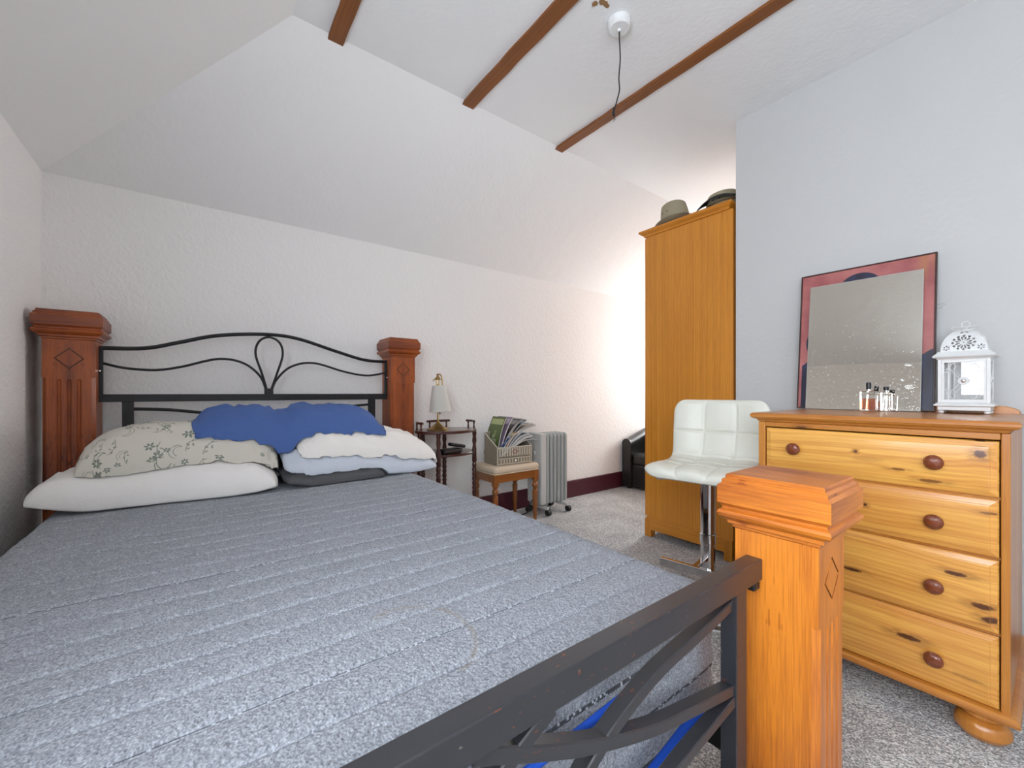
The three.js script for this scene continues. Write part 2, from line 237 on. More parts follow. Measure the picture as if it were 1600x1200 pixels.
{
  const names = ['brown ceiling beam nearest the hip of the sloping ceiling, leftmost of three', 'brown ceiling beam in the middle of the three', 'brown ceiling beam beside the ceiling rose with the hanging flex, rightmost of three'];
  [[0.453, 0.517, -1.945], [1.135, 1.203, -1.955], [1.82, 1.882, -1.965]].forEach(([x0, x1, ze], i) => {
    const r = rng(5 + i), zs = 60, g = new THREE.BoxGeometry(x1 - x0, 0.03, ZF - ze, 1, 1, zs); const p = g.attributes.position;
    for (let k = 0; k < p.count; k++) { const z = p.getZ(k); p.setX(k, p.getX(k) + 0.004 * (vn(z * 14, 0, 7 + i) - 0.5)); }
    g.computeVertexNormals();
    single('ceiling_beam', uvm(g.translate((x0 + x1) / 2, YC + 0.002, (ZF + ze) / 2), 'z', r(), r()), M.beam, names[i], 'beam', [(x0 + x1) / 2, YC - 0.02, (ZF + ze) / 2], 'ceiling beams');
  });
  // torn plaster beside the rose
  const c = scene.getObjectByName('ceiling');
  const torn = (x, z, w, d, s) => { const sh = new THREE.Shape(), n = 14; for (let k = 0; k < n; k++) { const a = k / n * 6.283, q = 0.55 + 0.6 * hash(k, s, 3); sh[k ? 'lineTo' : 'moveTo'](Math.cos(a) * w * q, Math.sin(a) * d * q); } return new THREE.ExtrudeGeometry(sh, { depth: 0.003, bevelEnabled: false }).rotateX(Math.PI / 2).translate(x, YC + 0.0005, z); };
  const lath = std({ color: new THREE.Color().setRGB(0.3, 0.17, 0.07), roughness: 0.9 });
  lpart(c, 'torn_patch', torn(1.302, -1.1, 0.026, 0.014, 1), lath); lpart(c, 'torn_patch', torn(1.275, -1.125, 0.01, 0.016, 2), lath); lpart(c, 'torn_patch', torn(1.01, -1.23, 0.012, 0.006, 4), lath);
}

// ---------------------------------------------------------------- bed
const bed = thing('bed_frame', 'wooden post bed with black metal headboard and footboard', 'bed', [0.31, 0, -1.5]);
{
  const hw = 0.0805, ev = new Evaluator(); ev.attributes = ['position', 'normal'];
  const shaft = (H) => {
    const top = H - 0.123; let b = new Brush(squareLoft([[0, 0], [0, top]], hw, hw)); b.updateMatrixWorld();
    const cut = (g) => { const c = new Brush(clean(g)); c.geometry.deleteAttribute('uv'); c.updateMatrixWorld(); b = ev.evaluate(b, c, SUBTRACTION); };
    b.geometry.deleteAttribute('uv');
    const yd = top - 0.083, yf = top - 0.172, e = 0.043, L = Math.SQRT2 * e;
    for (const [sx, sy] of [[1, 1], [1, -1], [-1, 1], [-1, -1]]) cut(new THREE.BoxGeometry(L + 0.005, 0.0048, 0.01).rotateZ(-sx * sy * Math.PI / 4).translate(sx * e / 2, yd + sy * e / 2, hw));
    const flute = (x, r) => cut(new THREE.CapsuleGeometry(r, yf - 0.06 - 2 * r, 4, 12).translate(x, (yf + 0.06) / 2, hw + r * 0.35));
    for (const x of [-0.03, 0, 0.03]) flute(x, 0.0075);
    for (const sx of [-1, 1]) cut(new THREE.BoxGeometry(0.018, yf + 0.006, 0.018).rotateY(Math.PI / 4).translate(sx * hw, (yf + 0.006) / 2, hw));
    return uvm(toCreasedNormals(clean(b.geometry), 0.5), 'y');
  };
  const cap = (H) => uvm(squareLoft([[0, H - 0.125], [0.004, H - 0.122], [0.004, H - 0.116], [0.012, H - 0.113], [0.012, H - 0.106], [0.026, H - 0.096], [0.029, H - 0.089], [0.026, H - 0.083], [0.02, H - 0.079], [0.02, H - 0.074], [0.028, H - 0.066], [0.028, H - 0.026], [0.021, H - 0.02], [0.021, H - 0.013], [0.015, H - 0.009], [0.015, H - 0.003], [0.012, H]], hw, hw), 'z', 0.2, 0.05);
  const diamond = (H) => { const yd = H - 0.123 - 0.083, e = 0.043, L = Math.SQRT2 * e; return merge([[1, 1], [1, -1], [-1, 1], [-1, -1]].map(([sx, sy]) => new THREE.BoxGeometry(L + 0.004, 0.0046, 0.003).rotateZ(-sx * sy * Math.PI / 4).translate(sx * e / 2, yd + sy * e / 2, hw - 0.0036))); };
  const gh = [shaft(1.352), cap(1.352), diamond(1.352)], gf = [shaft(0.813), cap(0.813), diamond(0.813)];
  for (const [x, z, g, l] of [[-0.4435, -2.6525, gh, M.headPostShaded], [1.0635, -2.6525, gh, M.headPostShaded], [-0.4435, -0.366, gf, M.footPostLit], [1.066, -0.366, gf, M.footPostLit]]) {
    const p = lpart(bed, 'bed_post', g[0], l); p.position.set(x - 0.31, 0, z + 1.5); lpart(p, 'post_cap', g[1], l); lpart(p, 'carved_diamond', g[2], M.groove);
  }
  // headboard of thin black bars
  const z = -2.655, P = (l) => l.map(([x, y]) => [x, y, z]), hb = (n, g) => part(bed, n, g, M.blackMetal);
  hb('headboard_rail', box(-0.365, 0.955, z - 0.014, 0.985, 0.991, z + 0.014, 0.002));
  for (const x of [-0.358, 0.978]) { const s = hb('headboard_side', box(x - 0.008, 0.955, z - 0.012, x + 0.008, 1.21, z + 0.012, 0.002)); lpart(s, 'bolt', new THREE.CylinderGeometry(0.0035, 0.0035, 0.004, 10).rotateX(Math.PI / 2).translate(x - 0.31, 1.098, z + 1.5 + 0.013), M.chrome); }
  hb('top_bow', tube(P([[-0.37, 1.203], [-0.203, 1.213], [-0.077, 1.25], [0.084, 1.298], [0.3, 1.322], [0.46, 1.31], [0.668, 1.25], [0.837, 1.206], [0.985, 1.199]]), 0.0095, 60));
  hb('scroll_bar', tube(P([[-0.358, 1.136], [-0.272, 1.114], [-0.162, 1.109], [-0.066, 1.129], [0.084, 1.175], [0.195, 1.157], [0.273, 1.086], [0.306, 0.99]]), 0.006, 50));
  hb('scroll_bar', tube(P([[0.978, 1.128], [0.855, 1.107], [0.718, 1.127], [0.543, 1.173], [0.424, 1.147], [0.35, 1.07], [0.32, 0.99]]), 0.006, 50));
  hb('loop', tube(P([[0.309, 0.99], [0.281, 1.1], [0.25, 1.21], [0.266, 1.28], [0.314, 1.308], [0.366, 1.28], [0.381, 1.21], [0.351, 1.1], [0.317, 0.99]]), 0.006, 60));
  hb('collar', box(0.292, 0.985, z - 0.012, 0.334, 1.022, z + 0.012, 0.004));
  for (const x of [-0.265, 0.885]) hb('headboard_leg', box(x - 0.02, 0.02, z - 0.013, x + 0.02, 0.957, z + 0.013, 0.002));
  hb('lower_bow', tube(P([[-0.25, 0.921], [-0.12, 0.914], [0.0, 0.898], [0.31, 0.86], [0.62, 0.895], [0.74, 0.912], [0.87, 0.923]]), 0.0075, 40));
  // footboard of flat steel
  const f0 = -0.423, f1 = -0.388, fb = (n, g, lab) => part(bed, n, uvm(g, 'x'), M.footMetal, lab);
  fb('footboard_rail', box(-0.363, 0.589, f0, 0.985, 0.635, f1, 0.003));
  for (const x of [-0.268, 0.888]) fb('footboard_upright', box(x - 0.023, 0.1, f0 + 0.001, x + 0.023, 0.59, f1 - 0.001, 0.002));
  fb('footboard_lower_rail', box(-0.245, 0.19, f0 + 0.003, 0.865, 0.225, f1 - 0.003, 0.002));
  const arc = (pts, sh) => { for (const s of [1, -1]) fb('arched_bar', flatBar(pts.map(([x, y]) => [s > 0 ? x : 0.62 - x, y]).sort((a, b) => a[0] - b[0]), 0.021, f0 + 0.003 + 0.0015 * sh, f1 - 0.007 + 0.0015 * sh - (s < 0 ? 0.0007 : 0))); };
  arc([[0.868, 0.568], [0.78, 0.555], [0.637, 0.538], [0.559, 0.52], [0.483, 0.491], [0.42, 0.45], [0.35, 0.375], [0.32, 0.335]], 0);
  arc([[0.25, 0.587], [0.281, 0.573], [0.353, 0.538], [0.455, 0.494], [0.594, 0.448], [0.707, 0.424], [0.868, 0.393]], 1);
  arc([[0.868, 0.372], [0.77, 0.36], [0.66, 0.345], [0.5, 0.305], [0.36, 0.225]], 2);
  for (const x of [0.97, -0.348]) part(bed, 'bolt_cover', box(x - 0.014, 0.567, f0 + 0.006, x + 0.014, 0.589, f1 - 0.004, 0.006, 2), M.rubber);
  for (const x of [-0.47, 0.985]) part(bed, 'side_rail', box(x, 0.15, -2.575, x + 0.025, 0.225, -0.446, 0.003), M.blackMetal);
  for (let k = 0; k < 12; k++) part(bed, 'slat', uvm(box(-0.446, 0.205, -2.5 + k * 0.17, 0.986, 0.2225, -2.43 + k * 0.17, 0.003), 'x', k * 0.3), M.pine);
}
{
  // quilted mattress
  const x0 = -0.452, x1 = 0.968, y0 = 0.226, y1 = 0.557, z0 = -2.55, z1 = -0.472, R = 0.045, st = 0.0935;
  const g = new THREE.BoxGeometry(x1 - x0, y1 - y0, z1 - z0, 40, 24, 900), p = g.attributes.position, hx = (x1 - x0) / 2, hy = (y1 - y0) / 2, hz = (z1 - z0) / 2;
  const puff = (t) => { const f = Math.abs(((t / st) % 1 + 1) % 1 - 0.5) * 2; return -0.007 * Math.pow(f, 12) - 0.0015 * f * f; };
  for (let i = 0; i < p.count; i++) {
    const v = V3(p.getX(i), p.getY(i), p.getZ(i)), c = V3(clamp(v.x, -hx + R, hx - R), clamp(v.y, -hy + R, hy - R), clamp(v.z, -hz + R, hz - R)), d = v.clone().sub(c);
    if (d.lengthSq() > 0) { d.normalize(); v.copy(c).addScaledVector(d, R); }
    const end = sstep(hz - R * 0.8, hz - R * 0.1, Math.abs(v.z));
    const q = mix(puff(v.z + hz), puff((v.y + 0.4) * 1.5), end) * 1.0 + 0.004 * (fbm(v.x * 4 + 3, v.z * 4, 141) - 0.5) * 2;
    v.addScaledVector(d, q); if (v.y > 0) v.y += 0.01 * (fbm(v.x * 1.6 + 9, v.z * 1.3, 143) - 0.5);
    p.setXYZ(i, v.x, v.y, v.z);
  }
  let m = clean(mergeVertices((g.deleteAttribute('uv'), g.deleteAttribute('normal'), g), 1e-5)); m.deleteAttribute('uv'); m.deleteAttribute('normal'); m = mergeVertices(m, 1e-5); m.computeVertexNormals();
  const gg = uvm(m, 'x', hx, hz);
  const W = 1408, H = 2048, LX = 2 * hx, LZ = 2 * hz, r = rng(9), ringd = (x, z) => { const a = Math.abs(Math.hypot((x - 0.76) / 0.1, (z - 1.86) / 0.12) - 1), th = Math.atan2(z - 1.86, x - 0.76); return Math.max(0, 1 - a * 14) * (th > -1.9 && th < 1.4 ? 1 : 0); };
  const map = tex(W, H, (px, py) => {
    const x = px / W * LX, z = py / H * LZ;
    let t = 0.3 * hash(px, py, 7) + 0.5 * vn(px / 1.7, py / 2.2, 151) + 0.2 * vn(px / 4, py / 2.5, 152); t = clamp((t - 0.5) * 1.1 + 0.5);
    const f = Math.abs(((z / st) % 1) - 0.5) * 2, stitchShade = f > 0.93 ? (hash(Math.floor(x / 0.005), Math.floor(z / st), 5) > 0.82 ? 0.4 : -0.8) : 0;
    let c = stitchShade < 0 ? mix3([58, 60, 64], [96, 99, 104], t) : mix3([96, 99, 106], [206, 210, 217], clamp(t + stitchShade)); const s = ringd(x, z) * (0.3 + 0.7 * vn(x * 60, z * 60, 155));  // pale stitches; the dark seam colour paints the shade of the quilting grooves
    c = mix3(c, [140, 124, 100], 0.55 * s); return c;
  }, true, THREE.MirroredRepeatWrapping);
  rep(map, LX, LZ);
  const bm = rep(tex(512, 512, (x, y) => 255 * (0.6 * vn(x / 4, y / 5, 153) + 0.4 * vn(x / 9, y / 9, 154)), false, THREE.MirroredRepeatWrapping), 0.36, 0.36);
  single('mattress', gg.translate((x0 + x1) / 2, (y0 + y1) / 2, (z0 + z1) / 2), phys({ map, roughness: 0.92, bumpMap: bm, bumpScale: 0.0022 }), 'grey quilted mattress with stitched channels on the bed', 'mattress', [0.26, 0.226, -1.51]);
}
{
  // pillows: each rests on whatever lies below it
  const below = [];
  const H = (x, z) => { let h = 0.559; for (const f of below) h = Math.max(h, f(x, z)); return h; };
  const avg = (x, z, r) => { let s = 0; for (let k = 0; k < 8; k++) s += H(x + r * Math.cos(k * 0.785), z + r * Math.sin(k * 0.785)); return (s + 2 * H(x, z)) / 10; };
  function pillow({ name = 'pillow', label, x, z, w, d, t, rot = 0, seed, mat, crease = 0.008, lift = () => 0, power = 0.34, bridge = 0.13, uv = false, low = 0.42 }) {
    const c = Math.cos(rot), s = Math.sin(rot), n = 64, m = 44;
    const at = (a, b) => { const pin = (1 - 0.03 * (1 - b * b)) * (1 - 0.05 * b ** 6), pin2 = (1 - 0.04 * (1 - a * a)) * (1 - 0.1 * a ** 6); const lx = w / 2 * a * pin * (1 + 0.02 * (fbm(b * 2 + 5, a * 3, seed) - 0.5)), lz = d / 2 * b * pin2 * (1 + 0.05 * (fbm(a * 3, 2, seed + 1) - 0.5)); return [x + lx * c - lz * s, z + lx * s + lz * c]; };
    const prof = (a, b) => Math.pow(Math.max(0, (1 - Math.pow(Math.abs(a), 3.2)) * (1 - Math.pow(Math.abs(b), 3.2))), power);
    const wr = (a, b) => { const e = Math.max(Math.abs(a), Math.abs(b)); const q = fbm(a * 5 + 3 * fbm(a * 2, b * 2, seed + 4), b * 3.2, seed + 2), wa = a * 2.6 + 1.5 * b + 1.2 * fbm(a * 2, b * 2, seed + 8), wb = b * 4.2 - 1.3 * a, rid = Math.pow(1 - Math.abs(2 * vn(wa * 1.6, wb, seed + 6) - 1), 5), rid2 = Math.pow(1 - Math.abs(2 * vn(wa * 3.1 + 7, wb * 2.3, seed + 7) - 1), 5); return crease * ((q - 0.5) * 1.6 + rid * 0.9 + rid2 * 0.5 - 0.3 + 0.9 * e * e * e * (vn(a * 14, b * 14, seed + 3) - 0.5)); };
    const mid = (a, b) => { const [wx, wz] = at(a, b); return mix(avg(wx, wz, 0.05), avg(wx, wz, bridge), 0.75) + low * t * (1 - 0.55 * Math.pow(Math.max(Math.abs(a), Math.abs(b)), 6)) + lift(a, b); };
    const topY = (a, b) => mid(a, b) + (1 - low) * t * prof(a, b) + wr(a, b) * Math.min(1, 2.2 * (1 - Math.pow(Math.abs(a), 3.2)) * (1 - Math.pow(Math.abs(b), 3.2)));
    const T = grid(n, m, (u, v) => { const a = Math.sin((u - 0.5) * Math.PI), b = Math.sin((v - 0.5) * Math.PI); const [wx, wz] = at(a, b); return [wx, Math.max(topY(a, b), H(wx, wz) + 0.003), wz]; }, (u, v) => [w * u, d * v]);
    const Bt = grid(n, m, (u, v) => { const a = Math.sin((u - 0.5) * Math.PI), b = Math.sin((v - 0.5) * Math.PI); const [wx, wz] = at(a, b); const e = prof(a, b); return [wx, e < 1e-6 ? Math.max(topY(a, b), H(wx, wz) + 0.003) : Math.min(Math.max(mid(a, b) - low * t * e * 1.15, H(wx, wz) + 0.002), Math.max(topY(a, b), H(wx, wz) + 0.003) - 0.0005), wz]; }, (u, v) => [w * u, d * v]);
    // the top grid winds downwards, so flip it
    const flip = (g) => { const i = g.index.array; for (let k = 0; k < i.length; k += 3) { const q = i[k + 1]; i[k + 1] = i[k + 2]; i[k + 2] = q; } g.computeVertexNormals(); return g; };
    flip(T);
    let g = mergeGeometries([T, Bt]); if (!uv) { g.deleteAttribute('normal'); g = mergeVertices(g, 1e-5); g.computeVertexNormals(); }
    const o = single(name, g, mat, label, 'pillow', [x, H(x, z), z], 'pillows heaped at the headboard');
    const inv = (wx, wz) => { const dx = wx - x, dz = wz - z; return [(dx * c + dz * s) / (w / 2 * 0.96), (-dx * s + dz * c) / (d / 2 * 0.955)]; };
    const snapshot = below.slice();
    below.push((() => { const N = 60, arr = new Float32Array((N + 1) * (N + 1)), R = Math.hypot(w, d) / 2 + 0.02;
      const p = g.attributes.position; arr.fill(-1);
      for (let i = 0; i < p.count; i++) { const gx = (p.getX(i) + R) / (2 * R) * N, gz = (p.getZ(i) + R) / (2 * R) * N, yy = p.getY(i) + o.position.y; for (let a = Math.floor(gx); a <= Math.floor(gx) + 1; a++) for (let b = Math.floor(gz); b <= Math.floor(gz) + 1; b++) if (a >= 0 && b >= 0 && a <= N && b <= N) arr[b * (N + 1) + a] = Math.max(arr[b * (N + 1) + a], yy); }
      return (wx, wz) => { const gx = Math.round((wx - x + R) / (2 * R) * N), gz = Math.round((wz - z + R) / (2 * R) * N); if (gx < 0 || gz < 0 || gx > N || gz > N) return -1; const [a, b] = inv(wx, wz); return Math.abs(a) < 1.02 && Math.abs(b) < 1.02 ? arr[gz * (N + 1) + gx] : -1; };
    })());
    return o;
  }
  // printed cotton: sprigs, flowers and crescents in grey green
  const cv = document.createElement('canvas'); cv.width = 1024; cv.height = 640; const k = cv.getContext('2d'); k.fillStyle = '#d6d0c4'; k.fillRect(0, 0, 1024, 640);
  const r = rng(77);
  for (let i = 0; i < 150; i++) {
    const x = r() * 1024, y = r() * 640, a = r() * 6.28, s = 0.8 + r() * 0.7, kind = r(); k.save(); k.translate(x, y); k.rotate(a); k.scale(s, s); k.strokeStyle = k.fillStyle = kind < 0.5 ? '#7d8479' : '#98978c'; k.lineWidth = 2.2;
    if (kind < 0.42) for (let q = 0; q < 6; q++) { k.beginPath(); k.ellipse(10 * Math.cos(q * 1.047), 10 * Math.sin(q * 1.047), 6.5, 3.6, q * 1.047, 0, 6.3); k.fill(); }
    else if (kind < 0.72) { k.beginPath(); k.arc(0, 0, 24, 0.3, 3.6); k.stroke(); k.beginPath(); k.arc(5, -4, 18, 0.3, 3.4); k.stroke(); }
    else { k.beginPath(); k.moveTo(-26, 0); k.quadraticCurveTo(0, -20, 26, 4); k.stroke(); for (let q = 0; q < 4; q++) { k.beginPath(); k.ellipse(-16 + q * 10, -8 + (q % 2) * 10, 5, 2.5, q, 0, 6.3); k.fill(); } }
    k.restore();
  }
  const print = new THREE.CanvasTexture(cv); print.colorSpace = THREE.SRGBColorSpace; print.wrapS = print.wrapT = THREE.RepeatWrapping; rep(print, 0.66, 0.42);
  const printMat = phys({ map: print, roughness: 0.9, sheen: 0.1, sheenColor: new THREE.Color(0xffffff) });
  pillow({ label: 'white pillow lying on the mattress under the patterned pillow', x: -0.085, z: -2.35, w: 0.8, d: 0.48, t: 0.15, rot: 0.1, seed: 201, mat: M.pillowWhite, crease: 0.01, lift: (a, b) => 0.02 * sstep(0.5, 1, -a) });
  pillow({ label: 'dark grey pillow flattened at the bottom of the right heap', x: 0.54, z: -2.31, w: 0.48, d: 0.44, t: 0.07, rot: -0.05, seed: 211, mat: M.pillowGrey });
  pillow({ label: 'patterned pillow with grey flowers and crescents', x: -0.03, z: -2.38, w: 0.69, d: 0.44, t: 0.16, rot: 0.03, seed: 221, mat: printMat, uv: true, crease: 0.006 });
  pillow({ label: 'pale blue creased pillow under the ivory pillow', x: 0.7, z: -2.34, w: 0.8, d: 0.46, t: 0.1, rot: -0.03, seed: 231, mat: M.pillowPale, crease: 0.016 });
  pillow({ label: 'ivory white pillow on top of the pale blue pillow', x: 0.735, z: -2.35, w: 0.75, d: 0.44, t: 0.13, rot: -0.04, seed: 241, mat: M.pillowIvory, crease: 0.01 });
  pillow({ label: 'bright blue pillow lying across the top of the heap', x: 0.4, z: -2.4, w: 0.86, d: 0.46, t: 0.155, rot: 0.02, seed: 251, mat: M.pillowBlue, crease: 0.0065, low: 0.25, bridge: 0.24 });
}
single('blue_rope', tube([[0.1, 0.462, -0.446], [0.39, 0.473, -0.445], [0.478, 0.478, -0.444], [0.59, 0.486, -0.443]], 0.0065, 40, 10), M.ropeBlue, 'thin blue cord between mattress and footboard, behind the upper arched bar', 'rope', [0.1, 0.48, -0.446]);
single('blue_rope', tube([[0.4, 0.25, -0.446], [0.56, 0.28, -0.446], [0.69, 0.309, -0.445], [0.85, 0.346, -0.444]], 0.012, 40, 10), M.ropeBlue, 'thick blue ribbed rope between mattress and footboard, near the upright', 'rope', [0.36, 0.3, -0.448]);

// ---------------------------------------------------------------- chest of drawers
{
  const X = 1.78, XBk = 2.41, zl = -0.717, zr = -0.074, c = thing('chest_of_drawers', 'knotty pine four drawer chest with bun feet under the mirror', 'chest', [2.09, 0, -0.3955]);
  const W = (g, ax, o = 0) => uvm(g, ax, o, o * 0.7);
  part(c, 'side_panel', W(box(X + 0.02, 0.105, zl, XBk, 0.885, zl + 0.02), 'y', 0.1), M.pine); part(c, 'side_panel', W(box(X + 0.02, 0.105, zr - 0.02, XBk, 0.885, zr), 'y', 0.4), M.pine);
  part(c, 'back_panel', W(box(XBk - 0.012, 0.105, zl + 0.02, XBk, 0.885, zr - 0.02), 'y', 0.2), M.pine);
  for (const [a, b, o] of [[zl, -0.692, 0.15], [-0.092, zr, 0.55]]) part(c, 'stile', W(box(X, 0.105, a, X + 0.022, 0.885, b, 0.003), 'y', o), M.pine);
  part(c, 'front_rail', W(box(X + 0.001, 0.866, -0.692, X + 0.022, 0.885, -0.092), 'z', 0.3), M.pine);
  [0.7005, 0.531, 0.317].forEach((y) => part(c, 'drawer_divider', W(box(X + 0.012, y - 0.004, -0.692, X + 0.3, y + 0.004, -0.092, 0.001), 'z', y), M.pine));
  // moulded top and base
  const slabZ = (rows, x0, o) => W(squareLoft(rows, (zr - zl) / 2, (XBk - x0) / 2).rotateY(Math.PI / 2).translate((XBk + x0) / 2, 0, (zl + zr) / 2), 'z', o);
  const topG = squareLoft([[-0.004, 0.885], [0.004, 0.888], [0.008, 0.894], [0.02, 0.899], [0.026, 0.906], [0.026, 0.913], [0.021, 0.919], [0.016, 0.92]], (XBk - X) / 2 - 0.003, (zr - zl) / 2 - 0.006).translate((XBk + X) / 2 - 0.006, 0, (zl + zr) / 2);
  part(c, 'top', W(topG, 'z', 0.7), M.pine);
  const baseG = squareLoft([[0.012, 0.083], [0.017, 0.087], [0.019, 0.094], [0.017, 0.101], [0.01, 0.106], [0, 0.108]], (XBk - X) / 2 - 0.004, (zr - zl) / 2).translate((XBk + X) / 2 - 0.004, 0, (zl + zr) / 2);
  part(c, 'base_moulding', W(baseG, 'z', 0.9), M.pine);
  { // upstand along the back with scrolled ends
    const s = new THREE.Shape(); s.moveTo(zl + 0.01, 0); s.lineTo(zr - 0.005, 0); s.lineTo(zr - 0.005, 0.008); s.bezierCurveTo(zr - 0.01, 0.02, zr - 0.04, 0.028, zr - 0.06, 0.028); s.lineTo(zl + 0.06, 0.028); s.bezierCurveTo(zl + 0.04, 0.028, zl + 0.015, 0.02, zl + 0.01, 0.008);
    part(c, 'upstand', W(new THREE.ExtrudeGeometry(s, { depth: 0.012, bevelEnabled: true, bevelSize: 0.002, bevelThickness: 0.002, bevelSegments: 1 }).rotateY(-Math.PI / 2).translate(XBk - 0.004, 0.92, 0), 'z', 0.2), M.pine);
  }
  const knobG = toCreasedNormals(new THREE.LatheGeometry([[0, 0], [0.016, 0], [0.014, 0.006], [0.012, 0.012], [0.016, 0.016], [0.025, 0.019], [0.0295, 0.025], [0.029, 0.031], [0.024, 0.037], [0.014, 0.041], [0, 0.0425]].map((p) => V2(...p)), 28), 0.8).scale(0.76, 0.8, 0.76);
  knobG.rotateZ(Math.PI / 2); const kg = uvm(knobG, 'z');
  [[0.704, 0.862, 0.79], [0.535, 0.697, 0.612], [0.321, 0.527, 0.418], [0.111, 0.313, 0.199]].forEach(([y0, y1, yk], i) => {
    const z0 = -0.689, z1 = -0.095, h = y1 - y0, w = z1 - z0;
    // raised front with a sloping border
    const g = squareLoft([[0, 0], [0, 0.006], [-0.003, 0.009], [-0.016, 0.0125], [-0.0165, 0.0165], [-0.02, 0.0175]], h / 2, w / 2).rotateZ(Math.PI / 2).translate(X + 0.0105, (y0 + y1) / 2, (z0 + z1) / 2);
    const u = uvm(g, 'z', 0.689, -y0);
    const d = part(c, 'drawer', u, M.drawer[i]);
    for (const zk of [-0.588, -0.221]) { const k = lpart(d, 'knob', kg, M.knob); k.position.set(X - 0.007 - 2.09, yk, zk + 0.3955); }
  });
  const foot = lathe([[0, 0], [0.03, 0], [0.048, 0.006], [0.058, 0.02], [0.058, 0.036], [0.05, 0.05], [0.038, 0.056], [0.041, 0.06], [0.046, 0.066], [0.046, 0.072], [0.042, 0.077], [0.042, 0.085], [0, 0.085]], 32);
  const fg = uvm(foot, 'x');
  for (const [x, z] of [[X + 0.045, zl + 0.055], [X + 0.045, zr - 0.055], [XBk - 0.06, zl + 0.055], [XBk - 0.06, zr - 0.055]]) { const f = lpart(c, 'bun_foot', fg, M.pine); f.position.set(x - 2.09, 0, z + 0.3955); }
}
